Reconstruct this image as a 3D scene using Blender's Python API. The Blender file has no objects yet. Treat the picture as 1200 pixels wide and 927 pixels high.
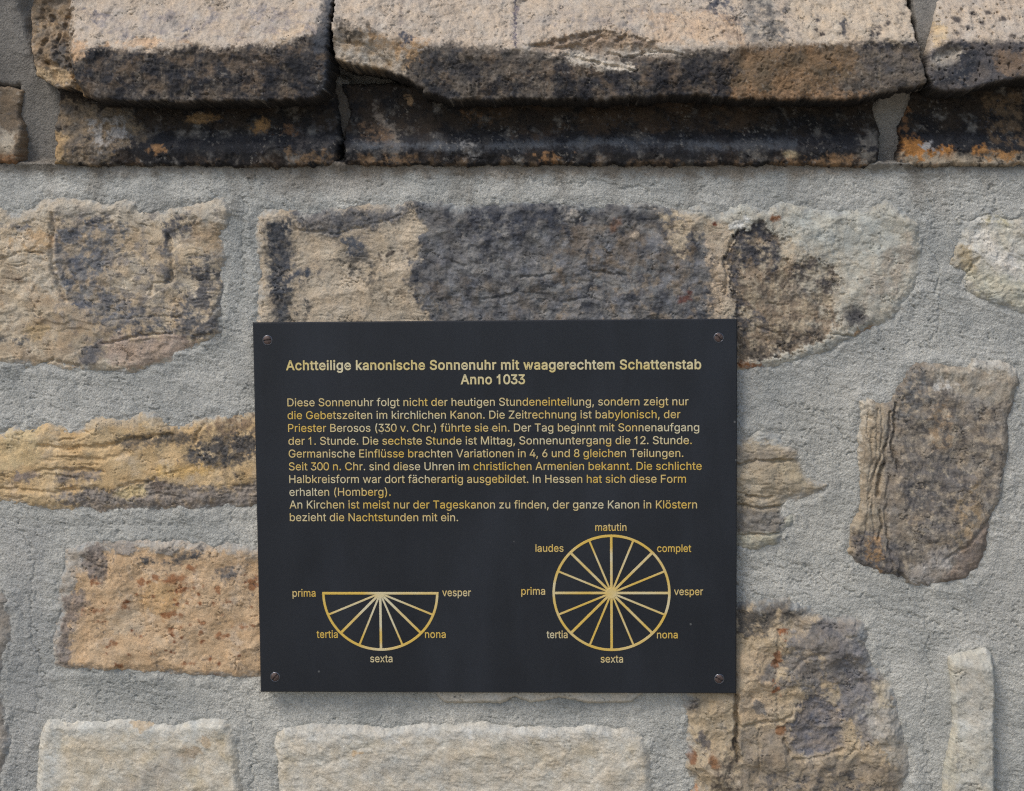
import bpy, math
import numpy as np
from mathutils import Matrix, Vector
from mathutils.geometry import delaunay_2d_cdt

sc = bpy.context.scene
COL = sc.collection
R = math.radians

# ------------------------------------------------------------------ camera
F_PX, CX, CY = 1750.0, 600.0, 463.5           # focal length and centre in pixels of the 1200 px wide photograph
YAW, PITCH, ROLL = -0.04466180614935969, -0.07425720650376759, 0.008727292660036344
CAM = np.array([0.07001899593884779, -1.243555642635353, 0.18606892859424784])
PW, PH = 0.40, 0.312309987917243              # the plaque, metres
def cam_rot():
    cy, sy = math.cos(YAW), math.sin(YAW); cp, sp = math.cos(PITCH), math.sin(PITCH); cr, sr = math.cos(ROLL), math.sin(ROLL)
    B = np.array([[1, 0, 0], [0, 0, -1], [0, 1, 0]], float)
    Ry = np.array([[cy, 0, -sy], [0, 1, 0], [sy, 0, cy]])
    Rx = np.array([[1, 0, 0], [0, cp, sp], [0, -sp, cp]])
    Rz = np.array([[cr, sr, 0], [-sr, cr, 0], [0, 0, 1]])
    return Rz @ Rx @ Ry @ B
RM = cam_rot()
cam_data = bpy.data.cameras.new("camera")
cam_data.sensor_width = 36.0
cam_data.lens = 36.0 * F_PX / 1200.0
cam_data.clip_start = 0.01
cam_data.clip_end = 400.0
cam = bpy.data.objects.new("camera", cam_data)
COL.objects.link(cam)
cam.matrix_world = Matrix(((RM[0, 0], -RM[1, 0], -RM[2, 0], CAM[0]),
                           (RM[0, 1], -RM[1, 1], -RM[2, 1], CAM[1]),
                           (RM[0, 2], -RM[1, 2], -RM[2, 2], CAM[2]), (0, 0, 0, 1)))
sc.camera = cam

# ------------------------------------------------------------------ light
SUN_DIR = Vector((-0.46, -0.46, 0.84)).normalized()   # towards the light
SUN_EL = math.asin(SUN_DIR.z)
SUN_ROT = math.atan2(SUN_DIR.x, SUN_DIR.y)
world = bpy.data.worlds.new("World")
sc.world = world
world.use_nodes = True
wn = world.node_tree.nodes; wl = world.node_tree.links
sky = wn.new("ShaderNodeTexSky")
sky.sky_type = 'NISHITA'
sky.sun_disc = False
sky.sun_elevation = SUN_EL
sky.sun_rotation = SUN_ROT
sky.air_density = 1.0
sky.dust_density = 2.5
sky.ozone_density = 1.0
bg = wn["Background"]
bg.inputs["Strength"].default_value = 0.112
wl.new(sky.outputs[0], bg.inputs["Color"])
sun = bpy.data.lights.new("overcast_sun", 'SUN')
sun.energy = 1.15
sun.angle = R(20)
sun.color = (1.0, 0.96, 0.90)
so = bpy.data.objects.new("overcast_sun", sun)
COL.objects.link(so)
so.rotation_euler = (-SUN_DIR).to_track_quat('-Z', 'Y').to_euler()
sc.view_settings.view_transform = 'Standard'
sc.view_settings.look = 'None'
sc.view_settings.gamma = 1.0
sc.view_settings.use_curve_mapping = False
sc.view_settings.exposure = 0.49

sc.cycles.use_denoising = False
sc.cycles.pixel_filter_type = 'BLACKMAN_HARRIS'
sc.cycles.filter_width = 1.2

GROUND_Z = -1.30

# ------------------------------------------------------------------ helpers
def lin(c):
    c = np.asarray(c, float) / 255.0
    return np.where(c <= 0.04045, c / 12.92, ((c + 0.055) / 1.055) ** 2.4)

def P(px, py, h):
    """point of the wall seen at photo pixel (px, py), on the plane h metres in front of the mortar face"""
    u = (np.asarray(px, float) - CX) / F_PX; v = (np.asarray(py, float) - CY) / F_PX
    d = [RM[0, k] * u + RM[1, k] * v + RM[2, k] for k in range(3)]
    t = (-h - CAM[1]) / d[1]
    return CAM[0] + t * d[0], CAM[2] + t * d[2]

def gn(x, y, seed):
    """gradient noise, about -1..1"""
    xi = np.floor(x); yi = np.floor(y)
    xf = (x - xi).astype(np.float32); yf = (y - yi).astype(np.float32)
    xi = xi.astype(np.int64); yi = yi.astype(np.int64)
    def corner(dx, dy):
        n = ((xi + dx) * 374761393 + (yi + dy) * 668265263 + seed * 1274126177) & 0xffffffff
        n = ((n ^ (n >> 13)) * 1274126177) & 0xffffffff
        n = (n ^ (n >> 16)) & 1023
        return COS[n] * (xf - dx) + SIN[n] * (yf - dy)
    u = xf * xf * xf * (xf * (xf * 6 - 15) + 10); v = yf * yf * yf * (yf * (yf * 6 - 15) + 10)
    a = corner(0, 0); b = corner(1, 0); c = corner(0, 1); d = corner(1, 1)
    return ((a + (b - a) * u) * (1 - v) + (c + (d - c) * u) * v) * 1.5
COS = np.cos(np.arange(1024) * 2 * np.pi / 1024).astype(np.float32)
SIN = np.sin(np.arange(1024) * 2 * np.pi / 1024).astype(np.float32)

def fbm(x, y, scale, octs, seed, sx=1.0, sy=1.0, gain=0.5):
    r = 0; a = 1.0; t = 0; s = scale
    for k in range(octs):
        r = r + a * gn(x / (s * sx), y / (s * sy), seed + 17 * k); t += a; a *= gain; s *= 0.5
    return r / t * 1.25

def facets(x, y, scale, seed, tilt=0.55, bowl=0.5):
    """shallow shell-shaped scars meeting in crisp ridges, about -1..1"""
    xi = np.floor(x / scale); yi = np.floor(y / scale)
    best = np.full(np.shape(x), 1e9)
    for dx in (-1, 0, 1):
        for dy in (-1, 0, 1):
            cx_, cy_ = xi + dx, yi + dy
            n = (cx_.astype(np.int64) * 374761393 + cy_.astype(np.int64) * 668265263 + seed * 1274126177) & 0xffffffff
            n = ((n ^ (n >> 13)) * 1274126177) & 0xffffffff
            n = n ^ (n >> 16)
            r1 = (n & 255) / 255.0; r2 = ((n >> 8) & 255) / 255.0; r3 = ((n >> 16) & 255) / 255.0; r4 = ((n >> 4) & 255) / 255.0
            ex = x / scale - cx_ - r1; ey = y / scale - cy_ - r2
            best = np.minimum(best, r3 * 0.6 + tilt * (np.cos(r4 * 6.28) * ex + np.sin(r4 * 6.28) * ey) + bowl * (ex * ex + ey * ey) * 1.4)
    return best * 1.6 - 0.5

def sst(a, b, x):
    t = np.clip((x - a) / (b - a), 0, 1)
    return t * t * (3 - 2 * t)

def sdf(poly, x, y):
    """signed distance to a polygon in pixels, positive inside"""
    p = np.asarray(poly, float); n = len(p)
    dmin = np.full(x.shape, 1e9); ins = np.zeros(x.shape, bool)
    for i in range(n):
        ax, ay = p[i]; bx, by = p[(i + 1) % n]
        ex, ey = bx - ax, by - ay
        t = np.clip(((x - ax) * ex + (y - ay) * ey) / (ex * ex + ey * ey + 1e-9), 0, 1)
        dmin = np.minimum(dmin, (x - ax - t * ex) ** 2 + (y - ay - t * ey) ** 2)
        if ay != by:
            ins ^= ((ay > y) != (by > y)) & (x < (bx - ax) * (y - ay) / (by - ay) + ax)
    d = np.sqrt(dmin)
    return np.where(ins, d, -d)

def dline(pts, x, y):
    dmin = np.full(x.shape, 1e9)
    for (ax, ay), (bx, by) in zip(pts[:-1], pts[1:]):
        ex, ey = bx - ax, by - ay
        t = np.clip(((x - ax) * ex + (y - ay) * ey) / (ex * ex + ey * ey + 1e-9), 0, 1)
        dmin = np.minimum(dmin, (x - ax - t * ex) ** 2 + (y - ay - t * ey) ** 2)
    return np.sqrt(dmin)

def shape_d(shape, x, y):
    if shape[0] == 'e':
        _, cx, cy, rx, ry, rot = shape
        c, s = math.cos(R(rot)), math.sin(R(rot))
        a = ((x - cx) * c + (y - cy) * s) / rx; b = (-(x - cx) * s + (y - cy) * c) / ry
        return (1 - np.sqrt(a * a + b * b + 1e-9)) * min(rx, ry)
    if shape[0] == 'l':
        return shape[2] - dline(shape[1], x, y)
    return sdf(shape, x, y)

def link(o, parent=None):
    COL.objects.link(o)
    if parent is not None:
        o.parent = parent
        o.matrix_parent_inverse = parent.matrix_world.inverted()
    return o

def mesh_obj(name, verts, faces, mat, parent=None, smooth=False):
    me = bpy.data.meshes.new(name)
    me.from_pydata([tuple(v) for v in verts], [], faces)
    if smooth:
        me.polygons.foreach_set("use_smooth", [True] * len(me.polygons))
    me.materials.append(mat); me.update()
    return link(bpy.data.objects.new(name, me), parent)

def empty(name, loc, label, cat):
    o = bpy.data.objects.new(name, None)
    o.location = loc
    o.empty_display_size = 0.05
    COL.objects.link(o)
    bpy.context.view_layer.update()
    o["label"] = label; o["category"] = cat
    return o

def grid_mesh(name, X, Z, H, col, keep, mat, parent, back):
    """front surface from a height field, with sides running back into the wall"""
    ny, nx = X.shape
    q = keep[:-1, :-1] & keep[1:, :-1] & keep[:-1, 1:] & keep[1:, 1:]
    idx = np.arange(ny * nx).reshape(ny, nx)
    a = idx[:-1, :-1][q]; b = idx[:-1, 1:][q]; c = idx[1:, 1:][q]; d = idx[1:, :-1][q]
    quads = np.stack([a, d, c, b], 1)
    ed = np.concatenate([quads[:, [0, 1]], quads[:, [1, 2]], quads[:, [2, 3]], quads[:, [3, 0]]])
    N = ny * nx
    key = ed[:, 0].astype(np.int64) * N + ed[:, 1]; rev = ed[:, 1].astype(np.int64) * N + ed[:, 0]
    bd = ed[~np.isin(key, rev)]
    bv = np.unique(bd)
    used = np.unique(quads)
    rem = np.full(N, -1); rem[used] = np.arange(len(used))
    co = np.stack([X.ravel()[used], -H.ravel()[used], Z.ravel()[used]], 1)
    remb = np.full(N, -1); remb[bv] = np.arange(len(bv)) + len(used)
    cb = np.stack([X.ravel()[bv], np.full(len(bv), back), Z.ravel()[bv]], 1)
    allco = np.concatenate([co, cb]).astype(np.float32)
    side = np.stack([rem[bd[:, 1]], rem[bd[:, 0]], remb[bd[:, 0]], remb[bd[:, 1]]], 1)
    f = np.concatenate([rem[quads], side]).astype(np.int32)
    me = bpy.data.meshes.new(name)
    me.vertices.add(len(allco)); me.vertices.foreach_set("co", allco.ravel())
    me.loops.add(f.size); me.loops.foreach_set("vertex_index", f.ravel())
    me.polygons.add(len(f)); me.polygons.foreach_set("loop_start", np.arange(0, f.size, 4, dtype=np.int32))
    me.polygons.foreach_set("loop_total", np.full(len(f), 4, np.int32))
    me.polygons.foreach_set("use_smooth", np.ones(len(f), bool))
    at = me.attributes.new("surface_colour", 'FLOAT_COLOR', 'POINT')
    cc = col.reshape(-1, 4)
    at.data.foreach_set("color", np.concatenate([cc[used], cc[bv]]).astype(np.float32).ravel())
    me.update(); me.validate()
    me.materials.append(mat)
    return link(bpy.data.objects.new(name, me), parent)

# ------------------------------------------------------------------ materials
def new_mat(name):
    m = bpy.data.materials.new(name); m.use_nodes = True
    return m, m.node_tree.nodes, m.node_tree.links, m.node_tree.nodes["Principled BSDF"]

def mineral(name, grain_scale, grain_amt, bump_scale, bump_dist, speck=0.0):
    m, n, l, b = new_mat(name)
    at = n.new("ShaderNodeAttribute"); at.attribute_name = "surface_colour"
    tc = n.new("ShaderNodeTexCoord")
    ns = n.new("ShaderNodeTexNoise"); ns.inputs["Scale"].default_value = grain_scale; ns.inputs["Detail"].default_value = 4; ns.inputs["Roughness"].default_value = 0.65
    l.new(tc.outputs["Object"], ns.inputs["Vector"])
    mr = n.new("ShaderNodeMapRange"); mr.inputs[1].default_value = 0.25; mr.inputs[2].default_value = 0.75
    mr.inputs[3].default_value = 1 - grain_amt; mr.inputs[4].default_value = 1 + grain_amt
    l.new(ns.outputs["Fac"], mr.inputs[0])
    mx = n.new("ShaderNodeVectorMath"); mx.operation = 'SCALE'
    l.new(at.outputs["Color"], mx.inputs[0]); l.new(mr.outputs[0], mx.inputs["Scale"])
    last = mx.outputs[0]
    if speck:
        vo = n.new("ShaderNodeTexVoronoi"); vo.inputs["Scale"].default_value = speck
        l.new(tc.outputs["Object"], vo.inputs["Vector"])
        sp = n.new("ShaderNodeSeparateColor"); l.new(vo.outputs["Color"], sp.inputs[0])
        m2 = n.new("ShaderNodeMapRange"); m2.inputs[1].default_value = 0; m2.inputs[2].default_value = 1
        m2.inputs[3].default_value = 0.86; m2.inputs[4].default_value = 1.14
        l.new(sp.outputs[0], m2.inputs[0])
        mx2 = n.new("ShaderNodeVectorMath"); mx2.operation = 'SCALE'
        l.new(last, mx2.inputs[0]); l.new(m2.outputs[0], mx2.inputs["Scale"]); last = mx2.outputs[0]
    l.new(last, b.inputs["Base Color"])
    ro = n.new("ShaderNodeMapRange"); ro.inputs[3].default_value = 0.92; ro.inputs[4].default_value = 0.42
    l.new(at.outputs["Alpha"], ro.inputs[0]); l.new(ro.outputs[0], b.inputs["Roughness"])
    b.inputs["Specular IOR Level"].default_value = 0.3
    nb = n.new("ShaderNodeTexNoise"); nb.inputs["Scale"].default_value = bump_scale; nb.inputs["Detail"].default_value = 3; nb.inputs["Roughness"].default_value = 0.6
    l.new(tc.outputs["Object"], nb.inputs["Vector"])
    bp = n.new("ShaderNodeBump"); bp.inputs["Strength"].default_value = 0.8; bp.inputs["Distance"].default_value = bump_dist
    l.new(nb.outputs["Fac"], bp.inputs["Height"]); l.new(bp.outputs[0], b.inputs["Normal"])
    return m
M_STONE = mineral("weathered_sandstone", 620, 0.22, 800, 0.0007)
M_MORTAR = mineral("sandy_lime_mortar", 420, 0.14, 650, 0.0018, speck=1000)

m, n, l, b = new_mat("black_anodised_metal")
tc = n.new("ShaderNodeTexCoord")
ns = n.new("ShaderNodeTexNoise"); ns.inputs["Scale"].default_value = 14; ns.inputs["Detail"].default_value = 5
l.new(tc.outputs["Object"], ns.inputs["Vector"])
rp = n.new("ShaderNodeValToRGB")
rp.color_ramp.elements[0].position = 0.3; rp.color_ramp.elements[0].color = (0.0135, 0.0158, 0.0200, 1)
rp.color_ramp.elements[1].position = 0.75; rp.color_ramp.elements[1].color = (0.0185, 0.0215, 0.0270, 1)
l.new(ns.outputs["Fac"], rp.inputs[0])
vo = n.new("ShaderNodeTexVoronoi"); vo.inputs["Scale"].default_value = 55
l.new(tc.outputs["Object"], vo.inputs["Vector"])
lt = n.new("ShaderNodeMapRange"); lt.inputs[1].default_value = 0.035; lt.inputs[2].default_value = 0.06; lt.inputs[3].default_value = 1; lt.inputs[4].default_value = 0
l.new(vo.outputs["Distance"], lt.inputs[0])
sp = n.new("ShaderNodeSeparateColor"); l.new(vo.outputs["Color"], sp.inputs[0])
gt = n.new("ShaderNodeMath"); gt.operation = 'GREATER_THAN'; gt.inputs[1].default_value = 0.72; l.new(sp.outputs[0], gt.inputs[0])
mu = n.new("ShaderNodeMath"); mu.operation = 'MULTIPLY'; l.new(lt.outputs[0], mu.inputs[0]); l.new(gt.outputs[0], mu.inputs[1])
mu2 = n.new("ShaderNodeMath"); mu2.operation = 'MULTIPLY'; l.new(mu.outputs[0], mu2.inputs[0]); mu2.inputs[1].default_value = 0.45
mix = n.new("ShaderNodeMix"); mix.data_type = 'RGBA'
l.new(mu2.outputs[0], mix.inputs["Factor"]); l.new(rp.outputs[0], mix.inputs["A"]); mix.inputs["B"].default_value = (0.22, 0.22, 0.21, 1)
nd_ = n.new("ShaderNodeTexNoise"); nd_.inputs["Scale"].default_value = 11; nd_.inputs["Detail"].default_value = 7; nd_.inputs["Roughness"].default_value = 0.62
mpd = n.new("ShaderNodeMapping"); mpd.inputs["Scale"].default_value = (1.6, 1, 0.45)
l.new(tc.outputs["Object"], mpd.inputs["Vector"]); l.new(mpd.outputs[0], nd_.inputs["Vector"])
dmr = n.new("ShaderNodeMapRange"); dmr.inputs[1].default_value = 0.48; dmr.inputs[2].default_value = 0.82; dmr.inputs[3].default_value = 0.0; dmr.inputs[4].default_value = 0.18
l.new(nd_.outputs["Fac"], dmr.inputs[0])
mixd = n.new("ShaderNodeMix"); mixd.data_type = 'RGBA'; mixd.inputs["B"].default_value = (0.062, 0.074, 0.098, 1)  # faint dust streaks, their bluish tone also standing in for a lighter reflection
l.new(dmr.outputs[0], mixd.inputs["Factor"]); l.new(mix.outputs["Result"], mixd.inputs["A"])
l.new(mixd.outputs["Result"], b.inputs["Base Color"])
ns2 = n.new("ShaderNodeTexNoise"); ns2.inputs["Scale"].default_value = 9; ns2.inputs["Detail"].default_value = 6
mpp = n.new("ShaderNodeMapping"); mpp.inputs["Scale"].default_value = (2.4, 1, 0.7)
l.new(tc.outputs["Object"], mpp.inputs["Vector"]); l.new(mpp.outputs[0], ns2.inputs["Vector"])
rr = n.new("ShaderNodeMapRange"); rr.inputs[1].default_value = 0.3; rr.inputs[2].default_value = 0.75; rr.inputs[3].default_value = 0.30; rr.inputs[4].default_value = 0.55
l.new(ns2.outputs["Fac"], rr.inputs[0]); l.new(rr.outputs[0], b.inputs["Roughness"])
b.inputs["Specular IOR Level"].default_value = 0.34
nf = n.new("ShaderNodeTexNoise"); nf.inputs["Scale"].default_value = 1800; l.new(tc.outputs["Object"], nf.inputs["Vector"])
bp = n.new("ShaderNodeBump"); bp.inputs["Strength"].default_value = 0.12; bp.inputs["Distance"].default_value = 0.0003
l.new(nf.outputs["Fac"], bp.inputs["Height"]); l.new(bp.outputs[0], b.inputs["Normal"])
M_PLATE = m

m, n, l, b = new_mat("gold_engraving")
tc = n.new("ShaderNodeTexCoord")
mp = n.new("ShaderNodeMapping"); mp.inputs["Scale"].default_value = (16, 16, 42)
l.new(tc.outputs["Object"], mp.inputs["Vector"])
ns = n.new("ShaderNodeTexNoise"); ns.inputs["Scale"].default_value = 1.0; ns.inputs["Detail"].default_value = 3
l.new(mp.outputs[0], ns.inputs["Vector"])
rp = n.new("ShaderNodeValToRGB")
rp.color_ramp.elements[0].position = 0.42; rp.color_ramp.elements[0].color = (*lin((226, 190, 92)), 1)
rp.color_ramp.elements[1].position = 0.64; rp.color_ramp.elements[1].color = (*lin((222, 212, 176)), 1)  # pale tone: sky reflection in the engraving, put into the colour
l.new(ns.outputs["Fac"], rp.inputs[0]); l.new(rp.outputs[0], b.inputs["Base Color"])
b.inputs["Metallic"].default_value = 0.2
b.inputs["Roughness"].default_value = 0.38
M_GOLD = m
M_GOLD_REFLECTION = m.copy(); M_GOLD_REFLECTION.name = "gold_painted_reflection"  # same gold paint; the heading's brighter reflection is put into the colour
for nd in M_GOLD_REFLECTION.node_tree.nodes:
    if nd.type == 'VALTORGB':
        nd.color_ramp.elements[0].color = (*lin((220, 200, 132)), 1)

def plain(name, col, rough, metal=0.0, ncol=None, nscale=800):
    m, n, l, b = new_mat(name)
    tc = n.new("ShaderNodeTexCoord")
    ns = n.new("ShaderNodeTexNoise"); ns.inputs["Scale"].default_value = nscale; ns.inputs["Detail"].default_value = 4
    l.new(tc.outputs["Object"], ns.inputs["Vector"])
    rp = n.new("ShaderNodeValToRGB")
    rp.color_ramp.elements[0].position = 0.35; rp.color_ramp.elements[0].color = (*lin(col), 1)
    rp.color_ramp.elements[1].position = 0.65; rp.color_ramp.elements[1].color = (*lin(ncol or col), 1)
    l.new(ns.outputs["Fac"], rp.inputs[0]); l.new(rp.outputs[0], b.inputs["Base Color"])
    b.inputs["Roughness"].default_value = rough; b.inputs["Metallic"].default_value = metal
    return m
M_RUST = plain("brown_oxidised_steel", (70, 58, 54), 0.5, 0.4, (104, 88, 82))
M_RIM = plain("bare_bright_metal", (165, 168, 175), 0.3, 1.0, (140, 142, 150))
M_GROUND = plain("pale_gravel_ground", (128, 122, 112), 0.95, 0.0, (150, 145, 134), 60)

# ------------------------------------------------------------------ ground
mesh_obj("ground", [(-30, -40, GROUND_Z), (30, -40, GROUND_Z), (30, 1, GROUND_Z), (-30, 1, GROUND_Z)], [(0, 1, 2, 3)], M_GROUND)["kind"] = "structure"

# ------------------------------------------------------------------ the wall
wall = empty("stone_wall", (0, 0, GROUND_Z), "old masonry wall of weathered sandstone blocks in grey mortar under a sooty moulded ledge", "wall")
wall["kind"] = "thing"
PLATE_PX = (300, 380, 860, 810)
STONES = []
RND = np.random.RandomState(7).rand(200)

def stone(name, poly, cols, label=None, base=4.0, edge=12.0, h0=None, jag=2.5, cscale=45, mottle=0.16, hue=0.06,
          fb=(1.6, 40), terr=None, strata=None, rough=0.5, patches=(), cracks=(), hfun=None, fall=0.6, step=1.0,
          back=0.05, margin=12, seed=None, gloss=0.0, flat_edge=None, pits=0, pexp=1.7, bury=True, dirt=0.6, under=False, smear=None, sat=0.84, facet=(1.6, 34), crev=1.0, sw=9, tool=0.0):
    seed = seed if seed is not None else 100 + 31 * len(STONES)
    p = np.asarray(poly, float)
    x0, y0 = p.min(0) - margin; x1, y1 = p.max(0) + margin
    X, Y = np.meshgrid(np.arange(x0, x1 + step, step), np.arange(y0, y1 + step, step))
    wx = fbm(X, Y, 26, 3, seed + 1); wy = fbm(X, Y, 26, 3, seed + 2)
    fx = fbm(X, Y, 7, 3, seed + 3); fy = fbm(X, Y, 7, 3, seed + 4)
    f3 = fbm(X, Y, 2.8, 2, seed + 15)
    sv = 0.35 + 1.2 * np.clip(0.5 + fbm(X, Y, 32, 2, seed + 16), 0, 1)
    thin = fbm(X, Y, 10, 5, seed + 17, gain=0.66); pv = fbm(X, Y, 13, 4, seed + 18, gain=0.6); streak = fbm(X, Y, 9, 4, seed + 19, 0.6, 4.0, gain=0.6)
    d = sdf(poly, X + jag * wx + jag * 0.9 * fx, Y + jag * wy + jag * 0.9 * fy)
    # ---- relief, millimetres
    relief = fb[0] * fbm(X, Y, fb[1], 5, seed + 5, gain=0.45)
    if terr:
        amp, scale, lev, sx, sy = terr
        t = (fbm(X, Y, scale, 4, seed + 6, sx, sy) + 1) * lev + 0.25 * fx
        fl = np.floor(t); fr = t - fl
        relief = relief + amp * (fl + sst(0.0, 0.16, fr) * 0.85 + 0.15 * fr - lev) / lev
    if facet:
        relief = relief + facet[0] * 1.3 * facets(X + 8 * wx + 1.0 * fx, Y * 1.25 + 8 * wy + 1.0 * fy, facet[1], seed + 30)
        relief = relief + facet[0] * 0.35 * facets(X + 3 * wx + 1.0 * fx, Y * 1.2 + 3 * wy + 1.0 * fy, facet[1] * 0.36, seed + 31)
    if crev:
        rd = 1 - np.abs(fbm(X + 5 * wx + 2 * fx, Y + 5 * wy + 2 * fy, 17, 3, seed + 33, 1.5, 0.8)) * 3.0
        gate = sst(0.05, 0.4, fbm(X, Y, 26, 3, seed + 34))
        relief = relief - crev * 1.5 * sst(0.86, 0.99, rd) * gate
        pk = fbm(X, Y, 5.0, 2, seed + 35, 1.3, 0.8)
        relief = relief - crev * 0.6 * sst(0.45, 0.62, pk) * sst(-0.1, 0.4, -fbm(X, Y, 30, 2, seed + 36))
    if tool:
        relief = relief + tool * fbm(0.8 * X + 0.6 * Y + 4 * wx, -0.6 * X + 0.8 * Y + 4 * wy, 1.0, 3, seed + 37, 22, 4.5)
    if strata:
        amp, sx, sy = strata
        amp = amp * sst(-0.15, 0.35, fbm(X, Y, 55, 2, seed + 32))
        s = fbm(X + 4 * wx, Y + 5 * wy, 1.0, 3, seed + 7, sx, sy)
        relief = relief - amp * sst(0.22, 0.55, s) + amp * 0.35 * s
    rmask = 0.14 + 0.86 * sst(-0.2, 0.6, fbm(X, Y, 60, 3, seed + 38))
    relief = relief + 1.2 * rough * rmask * (0.35 * f3 + 0.6 * fbm(X, Y, 5.0, 3, seed + 8, gain=0.65) + 0.4 * fx)
    if pits:
        pn = fbm(X, Y, 6.0, 2, seed + 9)
        relief = relief - pits * sst(0.42, 0.62, pn)
    # ---- colour
    C = [lin(c) for c in cols]
    t = np.clip(0.5 + 0.75 * fbm(X, Y, cscale, 4, seed + 10), 0, 0.9999) * (len(C) - 1)
    k = t.astype(int); fr = (t - k)[..., None]
    Ca = np.array(C)
    col = Ca[k] * (1 - fr) + Ca[np.minimum(k + 1, len(C) - 1)] * fr if len(C) > 1 else np.broadcast_to(Ca[0], X.shape + (3,)).copy()
    al = np.full(X.shape, gloss)
    dm = dirt * sst(0.22, 0.62, fbm(X, Y, 9, 5, seed + 20, gain=0.66)) * sst(-0.15, 0.45, fbm(X, Y, 48, 2, seed + 21))
    col = col * (1 - dm[..., None]) + lin((98, 92, 86)) * dm[..., None]
    dm = dirt * 0.45 * sst(0.05, 0.6, fbm(X, Y, 24, 5, seed + 22, gain=0.6))
    col = col * (1 - dm[..., None]) + lin((196, 188, 174)) * dm[..., None]
    for pt in patches:
        shape, c = pt[0], pt[1]
        o = pt[2] if len(pt) > 2 else {}
        small = shape[0] == 'e' and min(shape[3], shape[4]) < 7
        wv = o.get('w', 0)
        dd = shape_d(shape, X, Y) + o.get('warp', 9) * (wx if wv == 0 else wy) + o.get('grain', 7) * fx + (1.0 * f3 if small else 3.6 * f3 + 4.5 * thin)
        soft = o.get('soft', 3) * (0.6 if small else 1.3) * sv + 0.5
        mk = sst(-soft, soft, dd)
        if not small:
            mk = mk * (1 - o.get('thin', 0.4) * sst(-0.05, 0.6, thin if wv == 0 else -thin))
            if 'st' in o:
                mk = mk * (1 - o['st'] * sst(0.0, 0.6, streak))
        if 'br' in o:       # broken up into crumbs
            mk = mk * sst(o['br'] - 0.22, o['br'] + 0.20, fbm(X, Y, o.get('bs', 10) * 1.2, 5, seed + 40 + o.get('w', 0), gain=0.68))
        mk = mk * o.get('op', 1.0)
        if c is not None and not small and sum(c) < 330 and 'br' not in o and hfun is None:
            hk = 0.38 * sst(-16, 4, dd + 5 * wy) * (1 - 0.6 * sst(-0.2, 0.5, pv))
            col = col * (1 - hk[..., None]) + lin(np.asarray(c) * 0.6 + np.array((58, 54, 48))) * hk[..., None]
        if c is not None:
            cc = lin(c)
            if 'c2' in o:
                tt = np.clip(0.5 + fbm(X, Y, o.get('cs', 14), 4, seed + 50), 0, 1)[..., None]
                cc = cc * (1 - tt) + lin(o['c2']) * tt
            if not small:
                cc = cc * (1 + 0.30 * pv)[..., None]
            col = col * (1 - mk[..., None]) + cc * mk[..., None]
        relief = relief + o.get('dh', 0) * mk
        if 'rough' in o:
            relief = relief + mk * o['rough'] * fbm(X, Y, o.get('rs', 6), 3, seed + 60, gain=0.65)
        if 'gloss' in o:
            al = al * (1 - mk) + o['gloss'] * mk
    for pts, depth, width in cracks:
        dd = dline(pts, X + 3 * wx + 2.2 * fx, Y + 3 * wy + 2.2 * fy)
        relief = relief - depth * (1 - sst(0, width, dd))
    sm = (0.85 if hfun is None else 0.0) if smear is None else smear
    if sm:
        mk = sm * sst(sw, -1, d + (5 + sw * 0.35) * wx + 5 * fx + 3 * f3) * (1 - 0.5 * sst(-.2, .4, thin))
        col = col * (1 - mk[..., None]) + lin((158, 160, 156)) * mk[..., None]
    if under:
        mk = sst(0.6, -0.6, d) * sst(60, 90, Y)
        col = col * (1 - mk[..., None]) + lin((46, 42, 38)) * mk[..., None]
    spk = dirt * 1.1 * sst(0.28, 0.46, fbm(X, Y, 4.2, 3, seed + 41, gain=0.65)) * sst(-0.05, 0.45, fbm(X, Y, 40, 3, seed + 42))
    col = col * (1 - spk[..., None]) + lin((74, 74, 78)) * spk[..., None]
    spk = dirt * 0.7 * sst(0.30, 0.46, fbm(X, Y, 4.6, 3, seed + 43, gain=0.65)) * sst(0.0, 0.45, fbm(X, Y, 36, 3, seed + 44))
    col = col * (1 - spk[..., None]) + (col * 0.5 + 0.5 * lin((206, 197, 180))) * spk[..., None]
    lum = (col * np.array([.25, .65, .10])).sum(-1, keepdims=True)
    col = lum + (col - lum) * sat
    mt = 1 + mottle * fbm(X, Y, 4.5, 3, seed + 11, gain=0.7) + mottle * 0.7 * fbm(X, Y, 14, 3, seed + 12)
    hu = fbm(X, Y, 18, 4, seed + 13)
    col = col * mt[..., None] * (1 + hu[..., None] * np.array([hue, 0.0, -hue * 1.2]))
    col = np.clip(col, 0.004, 0.9)
    # ---- height
    if hfun is None:
        b_ = base * 0.72; e_ = edge * 1.4
        H = b_ - (b_ + 1.3) * np.maximum(0, 1 - d / e_) ** pexp
        env = sst(-2, edge * 0.9, d) * 0.75 + 0.25
        H = H + relief * env
    else:
        H = hfun(X, Y, d, wx, fx) + relief
    H = np.where(d < 0, H + d * fall, H)
    if hfun is None:
        inplate = (X > PLATE_PX[0] - 8) & (X < PLATE_PX[2] + 8) & (Y > PLATE_PX[1] - 6) & (Y < PLATE_PX[3] + 8)
        H = np.where(inplate, np.minimum(H, 6.0), H)
    Xw, Zw = P(X, Y, (h0 if h0 is not None else base) / 1000.0)
    o = grid_mesh(name, Xw, Zw, H / 1000.0, np.dstack([col, al]), d > -margin * 0.7, M_STONE, wall, back)
    if label:
        o["label"] = label
    if bury:
        STONES.append((poly, edge, x0, y0, x1, y1))
    return o

SOOT = (50, 52, 57); SOOTB = (72, 76, 84); INK = (34, 35, 38)
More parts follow.
